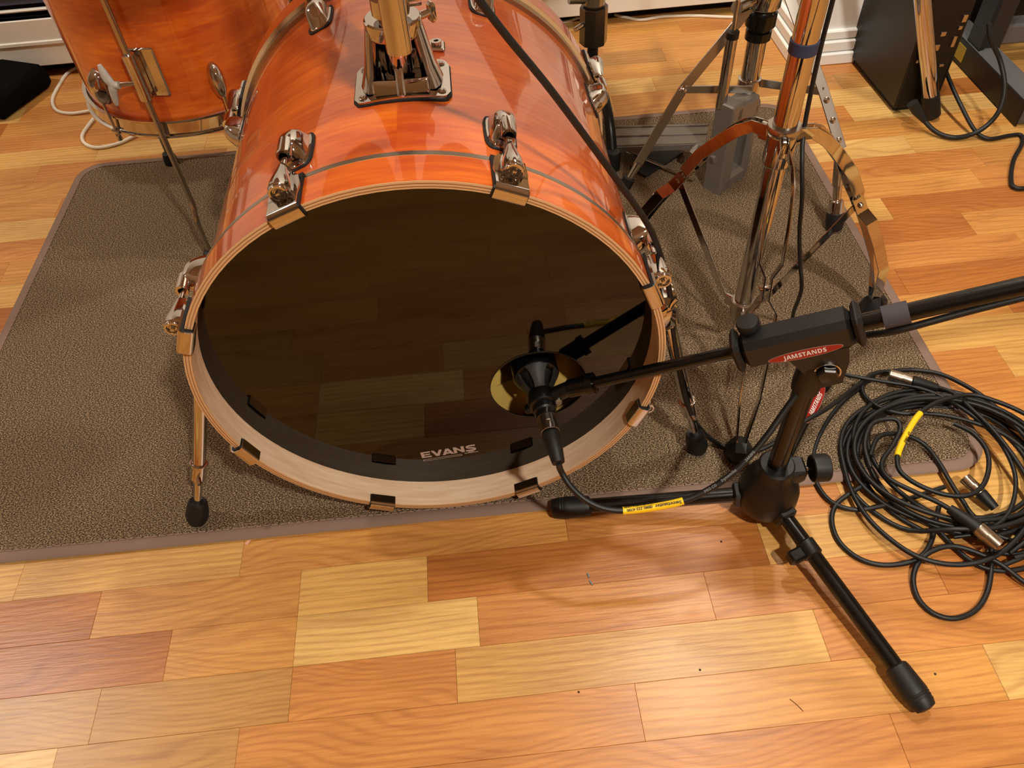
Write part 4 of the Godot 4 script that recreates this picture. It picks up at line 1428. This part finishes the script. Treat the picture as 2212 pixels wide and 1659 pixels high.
# ---------------------------------------------------------------- right-hand corner
func desk_side() -> void:
	# slim computer, rear panel to the room
	var p := Vector3(0.932, 0, -1.618)
	var o := thing("computer_tower", "slim black desktop computer standing on the floor, rear ports facing out", "computer", p)
	var bs := Basis(Vector3.UP, 0.06)
	var b := MB.new()
	var W := 0.102
	var D := 0.285
	var Hh := 0.34
	var cx := func(x: float, y: float, z: float) -> Vector3: return p + bs * Vector3(x, y, z)
	b.box(Transform3D(bs, cx.call(W / 2, 0.012 + Hh / 2, -D / 2)), Vector3(W, Hh, D), 0.004)
	var case := part(o, "case", b, mat(Color(0.030, 0.026, 0.022), 0.45), 30.0)
	b = MB.new()
	b.box(Transform3D(bs, cx.call(W / 2, 0.008, -D / 2)), Vector3(W - 0.012, 0.016, D - 0.02), 0.003)
	part(o, "plinth", b, M.dark_gap)
	b = MB.new()
	for q in [[0.006, 0.09, 0.030, 0.12], [0.056, 0.10, 0.040, 0.09]]:
		for s in [[0.0, 0.5, 0.0012, 1.0], [1.0, 0.5, 0.0012, 1.0], [0.5, 0.0, 1.0, 0.0012], [0.5, 1.0, 1.0, 0.0012]]:
			b.box(Transform3D(bs, cx.call(q[0] + s[0] * q[2], q[1] - 0.06 + s[1] * q[3], 0.0006)), Vector3(s[2] * q[2] if s[2] >= 1.0 else s[2], s[3] * q[3] if s[3] >= 1.0 else s[3], 0.0015), 0.0003)
	inst(case, "panel_frame", b.commit(), mat(Color(0.10, 0.095, 0.09), 0.4)).position = -p * 0.0
	for q in [[0.052, 0.185, 0.006, 0.005], [0.088, 0.215, 0.005, 0.008], [0.086, 0.195, 0.004, 0.004], [0.048, 0.155, 0.006, 0.007], [0.083, 0.165, 0.004, 0.012], [0.028, 0.128, 0.016, 0.004], [0.075, 0.112, 0.005, 0.003]]:
		b = MB.new()
		b.box(Transform3D(bs, cx.call(q[0], q[1], 0.002)), Vector3(q[2] * 2, q[3] * 2, 0.006), 0.001)
		inst(case, "port", b.commit(), M.nickel)
	b = MB.new()
	b.box(Transform3D(bs, cx.call(-0.0004, 0.052, -D + 0.020)), Vector3(0.0012, 0.030, 0.016), 0.0003)
	inst(case, "sticker", b.commit(), mat(rgb(120, 160, 90), 0.5))
	# chrome tube leg in front of it
	var ft := fl(2002, 240, 0.0) + Vector3(0.0, 0, 0.03)
	var tp := zp(1991, -30, ft.z - 0.02)
	o = thing("tube_stand", "chrome tube leg with black rubber tip beside the computer", "stand", ft)
	b = MB.new()
	var up2 := (tp - ft).normalized()
	b.tube(V([ft + up2 * 0.03, tp + up2 * 0.42]), 0.0172, 22)
	var tube := part(o, "tube", b, M.chrome)
	b = MB.new()
	b.lathe(aim(ft, up2), [[0.014, 0.004], [0.0190, 0.008], [0.0195, 0.060], [0.0178, 0.064], [0.0172, 0.064]], 22)
	part(o, "rubber_tip", b, M.rubber)
	# grey desk foot running towards the wall
	var a := fl(2092, 168, 0.0)
	var e := fl(2192, 276, 0.0)
	var d := (e - a).normalized()
	o = thing("desk_leg", "grey metal desk foot with black side plate and yellow sticker", "desk", e)
	b = MB.new()
	var yd := Vector3.UP
	var ds := Basis(d.cross(yd).normalized() * -1.0, yd, d)
	var L := a.distance_to(e) + 0.16
	b.box(Transform3D(ds, e - d * (L / 2) + Vector3(0.03, 0.035, 0.0)), Vector3(0.055, 0.07, L), 0.012)
	var foot := part(o, "foot_bar", b, mat(rgb(104, 104, 106), 0.45, 0.2), 30.0)
	b = MB.new()
	b.box(Transform3D(ds, e - d * (L / 2) + Vector3(0.03, 0.031, 0.0) - ds.x * 0.0285 * signf(ds.x.x)), Vector3(0.004, 0.058, L - 0.004), 0.001)
	inst(foot, "side_plate", b.commit(), mat(Color(0.045, 0.036, 0.03), 0.5))
	b = MB.new()
	b.box(Transform3D(ds, e - d * (L - 0.09) + Vector3(0.03, 0.031, 0) - ds.x * 0.0308 * signf(ds.x.x)), Vector3(0.002, 0.036, 0.04), 0.0003)
	inst(foot, "sticker", b.commit(), mat(rgb(170, 140, 30), 0.5))
	b = MB.new()
	b.box(Transform3D(ds, e - d * (L - 0.12) + Vector3(0.03, 0.45, 0)), Vector3(0.05, 0.80, 0.07), 0.006)
	part(o, "column", b, mat(rgb(34, 34, 36), 0.5), 30.0)
	b = MB.new()
	var cb := e - d * (L - 0.10)
	b.box(Transform3D(Basis(Vector3.UP, TURN), cb + Vector3(0.30, 0.075, -0.02)), Vector3(0.55, 0.05, 0.05), 0.006)
	part(o, "cross_bar", b, mat(rgb(104, 104, 106), 0.45, 0.2), 30.0)
	# black case on the floor behind the desk foot
	var q := fl(2130, 86, 0.0)
	o = thing("equipment_case", "black box in shadow behind the grey desk foot", "box", q + Vector3(0.12, 0, -0.12))
	b = MB.new()
	b.box(Transform3D(Basis(Vector3.UP, TURN), q + Vector3(0.15, 0.17, -0.14)), Vector3(0.42, 0.34, 0.26), 0.01)
	part(o, "case", b, mat(Color(0.02, 0.02, 0.022), 0.5), 30.0)
	b = MB.new()
	b.tube(smooth([q + Vector3(0.05, 0.26, 0.0), q + Vector3(0.05, 0.27, 0.03), q + Vector3(0.16, 0.27, 0.03), q + Vector3(0.16, 0.26, 0.0)], 4), 0.006, 8)
	part(o, "handle", b, M.rubber)

# ---------------------------------------------------------------- left-hand corner and heater
func left_side() -> void:
	var rt := Basis(Vector3.UP, TURN)
	var z := -2.21
	var o := thing("baseboard_heater", "long white baseboard heater along the back wall", "heater", rt * Vector3(-1.0, 0.0, z + 0.03))
	var x0 := -4.6
	var x1 := 0.80
	var mk := func(y0: float, y1: float, zz: float, th: float, bev: float) -> MB:
		var b := MB.new()
		b.box(Transform3D(rt, rt * Vector3((x0 + x1) / 2, (y0 + y1) / 2, zz)), Vector3(x1 - x0, y1 - y0, th), bev)
		return b
	part(o, "back_plate", mk.call(0.0, 0.235, z + 0.006, 0.01, 0.001), M.dark_gap)
	part(o, "front_cover", mk.call(0.036, 0.158, z + 0.062, 0.006, 0.002), M.white_paint, 30.0)
	part(o, "cover_ridge", mk.call(0.092, 0.104, z + 0.066, 0.006, 0.003), M.white_paint, 30.0)
	part(o, "top_lip", mk.call(0.176, 0.182, z + 0.055, 0.012, 0.002), M.white_paint, 30.0)
	part(o, "top_cap", mk.call(0.228, 0.236, z + 0.033, 0.055, 0.002), mat(rgb(120, 116, 112), 0.4), 30.0)
	part(o, "damper", mk.call(0.19, 0.225, z + 0.045, 0.004, 0.001), mat(rgb(66, 74, 100), 0.5), 30.0)
	var fins := MB.new()
	fins.box(Transform3D(rt, rt * Vector3((x0 + x1) / 2, 0.11, z + 0.034)), Vector3(x1 - x0 - 0.02, 0.09, 0.04), 0.001)
	part(o, "heating_fins", fins, M.gasket)
	for xx in [x0 + 0.01, x1 - 0.01]:
		var b := MB.new()
		b.box(Transform3D(rt, rt * Vector3(xx, 0.118, z + 0.034)), Vector3(0.02, 0.235, 0.066), 0.003)
		part(o, "end_cap", b, M.white_paint, 30.0)
	# black fabric case, one corner in view
	var cr := fl(92, 218, 0.0)
	o = thing("fabric_case", "black fabric-covered case lying on the boards by the heater", "case", cr + Vector3(-0.2, 0, -0.02))
	var b2 := MB.new()
	b2.box(Transform3D(Basis(Vector3.UP, -0.38), cr + Basis(Vector3.UP, -0.38) * Vector3(-0.225, 0.034, 0.02)), Vector3(0.42, 0.06, 0.20), 0.014)
	var felt := mat(Color(0.028, 0.027, 0.024), 0.95, 0.0, 0.2)
	felt.heightmap_enabled = true
	felt.heightmap_texture = M.carpet.heightmap_texture
	felt.heightmap_scale = 0.2
	felt.uv1_triplanar = true; felt.uv1_scale = Vector3(4, 4, 4)
	var cs := part(o, "cover", b2, felt, 50.0)
	b2 = MB.new()
	for s in [-1.0, 1.0]:
		b2.box(Transform3D(Basis(Vector3.UP, -0.38), cr + Basis(Vector3.UP, -0.38) * Vector3(-0.225 + s * 0.16, 0.003, 0.02)), Vector3(0.03, 0.006, 0.12), 0.001)
	part(o, "runner", b2, M.rubber)

# ---------------------------------------------------------------- cables lying about
func trail(o: Node3D, pts: Array, r: float, m: Material, per := 6) -> PackedVector3Array:   # pts: [pixel x, pixel y, height of the middle] or Vector3
	var p := []
	for q in pts: p.append(q if q is Vector3 else fl(q[0], q[1], q[2]))
	var path := smooth(p, per)
	var b := MB.new()
	b.tube(path, r, 9)
	part(o, "cable_jacket", b, m, 60.0)
	return path

func cables() -> void:
	# over the bass drum, down the spur, to the coil
	var o := thing("drum_cable", "black cable hanging over the bass drum and down its spur", "cable", fl(1560, 962))
	trail(o, [zp(860, -250, -0.64), zp(930, -145, -0.65), zp(985, -70, -0.655), zp(1035, 0, -0.66), zp(1100, 85, -0.665), zp(1180, 182, -0.672), zp(1252, 278, -0.68), zp(1330, 385, -0.688), zp(1390, 470, -0.695), zp(1418, 525, -0.70), zp(1436, 585, -0.705), zp(1448, 640, -0.71), zp(1452, 700, -0.715), zp(1462, 770, -0.712), zp(1478, 850, -0.706), zp(1492, 890, -0.70), [1512, 925, 0.045], [1545, 955, 0.014], [1590, 972, 0.012], [1640, 972, 0.014], [1690, 945, 0.03], [1735, 912, 0.045], [1790, 880, 0.04], [1845, 838, 0.022], [1886, 808, 0.016], [1925, 802, 0.013], [1975, 799, 0.012], [2030, 808, 0.016], [2080, 830, 0.02], [2125, 858, 0.022], [2170, 898, 0.024], [2215, 945, 0.024], [2262, 1010, 0.022], [2285, 1080, 0.018], [2268, 1150, 0.012], [2215, 1195, 0.008], [2130, 1190, 0.006]], 0.0037, M.cable)
	# down the cymbal stand
	o = thing("stand_cable", "thin black cable hanging beside the cymbal stand tube", "cable", fl(1795, 800))
	trail(o, [Vector3(0.43, 1.0, -0.955), Vector3(0.428, 0.8, -0.96), vt(1800, -10, 0.428, -0.96), vt(1772, 100, 0.428, -0.96), vt(1757, 200, 0.428, -0.955), vt(1748, 290, 0.428, -0.945), vt(1738, 350, 0.425, -0.92), vt(1718, 425, 0.43, -0.90), vt(1702, 495, 0.44, -0.90), vt(1696, 560, 0.45, -0.89), vt(1699, 620, 0.46, -0.88), [1712, 690, 0.04], [1735, 745, 0.014], [1775, 788, 0.012], [1815, 806, 0.02], [1860, 816, 0.024], [1920, 826, 0.024], [1985, 838, 0.026], [2045, 862, 0.028], [2110, 905, 0.03], [2160, 955, 0.032], [2190, 1015, 0.032], [2192, 1070, 0.03], [2170, 1120, 0.028], [2120, 1150, 0.026], [2060, 1160, 0.02]], 0.0032, M.cable)
	# coil: outer loops
	o = thing("loose_cable", "black cable in wide loose loops around the coil", "cable", fl(1900, 1140))
	trail(o, [[1888, 812, 0.010], [1852, 842, 0.010], [1815, 874, 0.008], [1778, 926, 0.006], [1757, 984, 0.005], [1762, 1038, 0.005], [1793, 1082, 0.006], [1845, 1101, 0.008], [1905, 1093, 0.010], [1970, 1076, 0.008], [2040, 1052, 0.006]], 0.0036, M.cable)
	o = thing("loose_cable", "black cable that makes the small round loop lying free on the boards", "cable", fl(2060, 1270))
	trail(o, [[2028, 1095, 0.006], [2020, 1130, 0.006], [2013, 1165, 0.008], [1995, 1197, 0.010], [1958, 1216, 0.007], [1901, 1220, 0.005], [1851, 1204, 0.004], [1812, 1169, 0.004], [1797, 1126, 0.004], [1805, 1092, 0.006], [1836, 1066, 0.010], [1880, 1040, 0.012]], 0.0037, M.cable)
	trail(o, [[2145, 1140, 0.012], [2142, 1185, 0.010], [2140, 1240, 0.006], [2130, 1285, 0.004], [2105, 1320, 0.004], [2062, 1336, 0.004], [2018, 1326, 0.004], [1986, 1297, 0.004], [1973, 1258, 0.005], [1980, 1222, 0.008], [2005, 1195, 0.012], [2050, 1180, 0.014], [2100, 1190, 0.014], [2160, 1218, 0.012], [2230, 1268, 0.008], [2330, 1305, 0.005], [2480, 1300, 0.004], [2760, 1240, 0.004]], 0.0037, M.cable)
	o = thing("loose_cable", "black cable sweeping round the outside of the coil", "cable", fl(1850, 1060))
	trail(o, [[2020, 858, 0.014], [1970, 852, 0.014], [1920, 861, 0.014], [1866, 883, 0.013], [1831, 914, 0.012], [1816, 957, 0.012], [1824, 1011, 0.012], [1843, 1069, 0.014], [1881, 1126, 0.016], [1939, 1177, 0.018], [1997, 1208, 0.018], [2067, 1220, 0.018], [2132, 1209, 0.020], [2185, 1175, 0.022], [2225, 1120, 0.024], [2238, 1050, 0.026], [2212, 985, 0.026], [2165, 935, 0.024], [2105, 905, 0.022]], 0.0037, M.cable)
	trail(o, [[1862, 832, 0.013], [1868, 855, 0.014], [1901, 880, 0.020], [1945, 893, 0.024], [1995, 893, 0.026], [2055, 900, 0.028], [2113, 916, 0.028], [2171, 940, 0.028], [2225, 985, 0.028], [2268, 1050, 0.026], [2272, 1120, 0.022], [2240, 1185, 0.016], [2165, 1222, 0.010]], 0.0034, M.cable)
	# the bundled coil itself: turns of one long cable
	o = thing("coiled_cable", "bundled coil of black cable, half on the rug and half on the boards", "cable", fl(2035, 1010))
	var rng := RandomNumberGenerator.new()
	rng.seed = 4
	var pts := []
	var turns := 7
	for i in turns * 18:
		var a := TAU * i / 18.0 + 2.2
		var tn := i / 18.0
		var rx := 0.128 + 0.012 * sin(tn * 1.7) + 0.0042 * (fmod(tn * 3.0, 4.0))
		var rz := 0.120 + 0.010 * cos(tn * 2.1 + 1.0)
		var cc := fl(2042 + 12.0 * sin(tn * 2.3), 1005 + 10.0 * cos(tn * 1.3), 0.0)
		pts.append(cc + Vector3(cos(a) * rx, 0.006 + 0.0052 * fmod(tn, 5.0) + 0.003 * sin(a * 2.0 + tn), sin(a) * rz))
	pts.append_array([[2240, 1190, 0.01], [2340, 1245, 0.005], [2500, 1262, 0.004], [2760, 1210, 0.004]])
	trail(o, pts, 0.0036, M.cable, 4)
	# connector hidden half under the coil
	connector(o, fl(2083, 1033, 0.022), fl(2118, 1066, 0.020), fl(2150, 1098, 0.016), 0.0092)
	# cable with the yellow sleeve
	o = thing("labelled_cable", "black cable with a yellow sleeve label lying on top of the coil", "cable", fl(1960, 940))
	var path := trail(o, [[2190, 1205, 0.014], [2285, 1175, 0.020], [2335, 1090, 0.026], [2322, 1000, 0.034], [2265, 928, 0.040], [2212, 893, 0.042], [2155, 868, 0.044], [2100, 853, 0.044], [2050, 860, 0.044], [2012, 875, 0.043], [1984, 897, 0.042], [1962, 930, 0.040], [1947, 960, 0.040], [1938, 990, 0.040], [1946, 1020, 0.040], [1985, 1048, 0.038], [2040, 1068, 0.036], [2090, 1070, 0.036], [2122, 1050, 0.036], [2136, 1010, 0.036], [2130, 970, 0.036], [2100, 935, 0.034], [2060, 915, 0.032]], 0.0036, M.cable)
	var lab := path.slice(59, 78)
	var sl := sleeve(o, lab, 0.0047)
	print_on(sl, "LF  1993", lab[5], lab[16], 0.0047, 0.006, M.print_black, false, -0.5)
	# cable ending in the connector lying in front
	o = thing("connector_cable", "black cable ending in a silver plug that lies across the coil", "cable", fl(2110, 1140))
	trail(o, [[1880, 1010, 0.034], [1868, 960, 0.036], [1885, 915, 0.038], [1930, 905, 0.040], [1945, 925, 0.038], [1930, 960, 0.036], [1905, 1000, 0.036], [1918, 1032, 0.040], [1970, 1060, 0.042], [2020, 1082, 0.042], [2052, 1100, 0.042]], 0.0036, M.cable)
	connector(o, fl(2158, 1178, 0.036), fl(2112, 1140, 0.040), fl(2050, 1098, 0.042), 0.0098)
	# cable with the plug on the rug
	o = thing("plug_cable", "black cable whose silver plug lies on the rug behind the coil", "cable", fl(1945, 812))
	trail(o, [[2022, 836, 0.022], [2060, 850, 0.030], [2100, 885, 0.034], [2150, 935, 0.036], [2205, 1010, 0.034], [2240, 1080, 0.028], [2232, 1150, 0.020], [2180, 1195, 0.012]], 0.0036, M.cable)
	connector(o, fl(1921, 809, 0.030), fl(1969, 822, 0.030), fl(2024, 837, 0.024), 0.0092)
	# inner strand
	o = thing("loose_cable", "black cable crossing the middle of the coil over the rug corner", "cable", fl(2010, 970))
	trail(o, [[1880, 985, 0.034], [1893, 950, 0.032], [1918, 937, 0.030], [1962, 942, 0.024], [2000, 963, 0.018], [2030, 1002, 0.014], [2052, 1040, 0.012], [2078, 1080, 0.012], [2110, 1120, 0.010], [2190, 1150, 0.006], [2260, 1160, 0.005], [2400, 1150, 0.004], [2720, 1080, 0.004]], 0.0036, M.cable)
	o = thing("loose_cable", "black cable running off under the coil towards the computer side", "cable", fl(2120, 1215))
	trail(o, [[2010, 1120, 0.005], [2040, 1160, 0.005], [2095, 1210, 0.006], [2150, 1232, 0.006], [2215, 1228, 0.006], [2280, 1200, 0.006], [2420, 1130, 0.004], [2740, 1020, 0.004]], 0.0036, M.cable)
	# power leads of the computer
	o = thing("power_cable", "thick black mains lead looping from the back of the computer", "cable", fl(1990, 262))
	trail(o, [fl(1978, 232, 0.05), [1992, 255, 0.030], [2022, 285, 0.012], [2060, 297, 0.008], [2100, 290, 0.012], [2135, 268, 0.03], [2160, 235, 0.06], [2170, 185, 0.10], [2160, 130, 0.14], [2140, 85, 0.18], [2136, 50, 0.21]], 0.0052, M.cable)
	var b := MB.new()
	b.tube(V([fl(1971, 222, 0.062), fl(1980, 238, 0.046), fl(1998, 262, 0.026)]), [0.012, 0.0115, 0.006], 12)
	part(o, "plug", b, M.rubber)
	o = thing("video_cable", "black lead dropping from the computer ports to the boards", "cable", fl(2110, 300))
	trail(o, [fl(2044, 155, 0.075), [2058, 190, 0.062], [2078, 232, 0.042], [2098, 270, 0.022], [2115, 291, 0.010], [2140, 300, 0.006], [2180, 293, 0.005], [2205, 292, 0.005], [2208, 310, 0.005], [2190, 345, 0.006], [2184, 385, 0.006], [2192, 405, 0.006], [2230, 405, 0.006], [2330, 392, 0.005], [2620, 330, 0.005]], 0.0046, M.cable)
	# white leads
	o = thing("white_cable", "white lead looping over the boards below the floor tom", "cable", fl(200, 260))
	trail(o, [[215, 130, 0.004], [180, 140, 0.004], [146, 158, 0.004], [124, 190, 0.004], [113, 217, 0.004], [122, 238, 0.004], [150, 245, 0.004], [185, 241, 0.006], [222, 233, 0.010], [212, 245, 0.008], [190, 272, 0.005], [177, 295, 0.004], [186, 312, 0.004], [214, 319, 0.004], [258, 309, 0.005], [300, 288, 0.007], [345, 270, 0.008], [310, 274, 0.009], [275, 279, 0.005], [258, 270, 0.004], [258, 250, 0.004]], 0.0042, M.white_cable)
	o = thing("white_cable", "white lead lying along the foot of the back wall", "cable", fl(1400, 40))
	trail(o, [[1150, 58, 0.004], [1225, 46, 0.004], [1255, 37, 0.006], [1310, 29, 0.006], [1345, 36, 0.004], [1385, 43, 0.004], [1430, 36, 0.004], [1500, 34, 0.004], [1590, 37, 0.004], [1660, 30, 0.004]], 0.0042, M.white_cable)
	o = thing("wall_cable", "thin black lead with a moulded plug lying by the white skirting", "cable", fl(1690, 60))
	trail(o, [[1660, 48, 0.010], [1690, 58, 0.010], [1715, 52, 0.02], [1760, 40, 0.06], [1800, 15, 0.10], [1830, -15, 0.14]], 0.0036, M.cable)
	b = MB.new()
	b.tube(V([fl(1656, 46, 0.010), fl(1672, 56, 0.010), fl(1692, 59, 0.010)]), [0.007, 0.0105, 0.0045], 10)
	part(o, "plug", b, M.rubber)

func crumbs() -> void:
	var o := thing("wood_chip", "tiny pale pink wood chip on the boards beside the rug edge", "debris", fl(535, 1170))
	var b := MB.new()
	var c := fl(535, 1170, 0.002)
	b.loft([V([c + Vector3(-0.004, -0.0015, 0.004), c + Vector3(0.001, -0.0015, 0.0045), c + Vector3(0.0045, -0.0015, -0.003), c + Vector3(-0.001, -0.0015, -0.002)]), V([c + Vector3(-0.003, 0.001, 0.003), c + Vector3(0.001, 0.0008, 0.003), c + Vector3(0.003, 0.001, -0.002), c + Vector3(-0.0005, 0.001, -0.001)])])
	part(o, "chip", b, mat(rgb(230, 180, 150), 0.7))
	o = thing("metal_scrap", "two small grey splinters on a dark board in front of the drum", "debris", fl(1273, 1250))
	b = MB.new()
	for q in [[1269, 1238, 1273, 1247], [1274, 1254, 1280, 1264]]:
		b.bar(V([fl(q[0], q[1], 0.0012), fl(q[2], q[3], 0.0012)]), Vector3.RIGHT, 0.0025, 0.0014)
	part(o, "splinter", b, mat(rgb(120, 128, 122), 0.4, 0.3))
	o = thing("hair_strand", "short bent brown hair lying on the boards", "debris", fl(1720, 1525))
	b = MB.new()
	b.tube(smooth([fl(1706, 1510, 0.0006), fl(1720, 1521, 0.0006), fl(1735, 1536, 0.0006)], 4), 0.0005, 5)
	part(o, "strand", b, mat(rgb(120, 80, 40), 0.6))
	for q in [[1250, 1495], [1558, 1170], [2020, 1456], [1512, 1447]]:
		o = thing("dirt_speck", "tiny dark speck of dirt on the boards", "debris", fl(q[0], q[1]), "specks of dirt on the boards")
		b = MB.new()
		b.lathe(Transform3D(Basis(Vector3.RIGHT, -PI / 2), fl(q[0], q[1])), [[0.0016, 0.0], [0.0014, 0.0008], [0.0006, 0.0013]], 8)
		part(o, "speck", b, mat(rgb(60, 40, 28), 0.8))

# ---------------------------------------------------------------- unseen kit added above the frame for the shade and reflections it gives
func small_drum(called: String, label: String, c: Vector3, tilt: Vector3, R: float, depth: float, m: Material) -> void:
	var o := thing(called, label, "drum", c)
	var x := aim(c, tilt)
	var add := func(nm: String, prof: Array, mm: Material, n := 48) -> void:
		var b := MB.new()
		b.lathe(x, prof, n, true)
		part(o, nm, b, mm)
	add.call("shell", [[R, 0.012], [R, depth - 0.012], [R - 0.007, depth - 0.012], [R - 0.007, 0.012]], m)
	for z in [0.0, depth]:
		var s := 1.0 if z > 0.0 else -1.0
		add.call("counterhoop", [[R + 0.004, z - s * 0.02], [R + 0.008, z - s * 0.02], [R + 0.008, z], [R + 0.013, z + s * 0.002], [R + 0.013, z + s * 0.005], [R + 0.004, z + s * 0.004]], M.chrome)
		add.call("head", [[0.001, z - s * 0.004], [R + 0.003, z - s * 0.004], [R + 0.003, z - s * 0.006], [0.001, z - s * 0.006]], mat(Color(0.78, 0.76, 0.72), 0.4))
	for k in 6:
		var a := TAU * k / 6
		var b := MB.new()
		var n := x.basis * Vector3(cos(a), sin(a), 0)
		b.box(aim(c + n * (R + 0.008) + x.basis.z * (depth / 2), x.basis.z, n), Vector3(0.018, 0.018, depth * 0.45), 0.006)
		b.tube(V([c + n * (R + 0.011), c + n * (R + 0.011) + x.basis.z * depth]), 0.003, 6)
		part(o, "lug", b, M.chrome)
func cymbal(called: String, label: String, c: Vector3, tilt: Vector3, R: float) -> Node3D:
	var o := thing(called, label, "cymbal", c)
	var b := MB.new()
	b.lathe(aim(c, tilt), [[0.005, 0.030], [0.030, 0.026], [0.045, 0.012], [R * 0.6, 0.006], [R, -0.010], [R, -0.0115], [R * 0.6, 0.0045], [0.045, 0.0105], [0.028, 0.024], [0.005, 0.028]], 56, true)
	part(o, "plate", b, mat(rgb(196, 150, 70), 0.25, 1.0))
	return o
func upper_kit() -> void:
	small_drum("rack_tom", "unseen orange lacquered rack tom held above the left of the bass drum", Vector3(-0.33, 0.86, -0.99), Vector3(-0.06, 1.0, -0.28), 0.165, 0.25, M.lacquer)  # both toms are unseen, hung here to shade and tint the bass drum
	small_drum("rack_tom", "unseen orange lacquered rack tom held above the right of the bass drum", Vector3(0.09, 0.86, -0.99), Vector3(0.06, 1.0, -0.28), 0.152, 0.23, M.lacquer)
	small_drum("added_snare_drum", "unseen orange lacquered snare drum added on the snare stand for its shade", Vector3(0.237, 0.625, -1.697), Vector3(0.0, 1.0, 0.05), 0.178, 0.14, M.lacquer)  # unseen, added for its shade and mirror image
	cymbal("added_crash_cymbal", "unseen bronze crash cymbal added on the arm of the cymbal stand for its shadow", Vector3(0.25, 1.35, -1.30), Vector3(-0.05, 1, -0.2), 0.20)  # unseen, added so that its shadow falls on the floor tom
	cymbal("added_hi_hat_cymbal", "unseen lower bronze hi-hat cymbal added for its shade", Vector3(0.512, 0.90, -1.433), Vector3(0, 1, 0), 0.178)  # this pair is unseen, added to shade what stands below
	cymbal("added_hi_hat_cymbal", "unseen upper bronze hi-hat cymbal added for its shade", Vector3(0.512, 0.93, -1.433), Vector3(0, 1, 0), 0.178)
	var st: Node3D = get_node("cymbal_stand")
	var b := MB.new()
	b.tube(V([Vector3(0.398, 0.85, -0.943), Vector3(0.398, 1.22, -0.943), Vector3(0.25, 1.34, -1.30), Vector3(0.25, 1.40, -1.31)]), 0.008, 12)
	part(st, "top_rod", b, M.chrome)
	b = MB.new()
	b.tube(V([Vector3(0.512, 0.48, -1.433), Vector3(0.512, 1.02, -1.433)]), 0.004, 10)
	part(get_node("hi_hat_stand"), "top_rod", b, M.chrome)
	b = MB.new()
	for a in [0.0, TAU / 3, 2 * TAU / 3]:
		b.tube(V([Vector3(0.237, 0.58, -1.697), Vector3(0.237 + sin(a) * 0.17, 0.615, -1.697 + cos(a) * 0.17)]), 0.006, 8)
	part(get_node("snare_stand"), "basket_arm", b, M.chrome)
	b = MB.new()
	b.tube(V([Vector3(-0.10, 1.09, -0.84), Vector3(-0.20, 1.02, -0.95)]), 0.01, 10)
	b.tube(V([Vector3(-0.10, 1.09, -0.84), Vector3(-0.02, 1.02, -0.95)]), 0.01, 10)
	part(get_node("tom_holder"), "tom_arm", b, M.chrome)
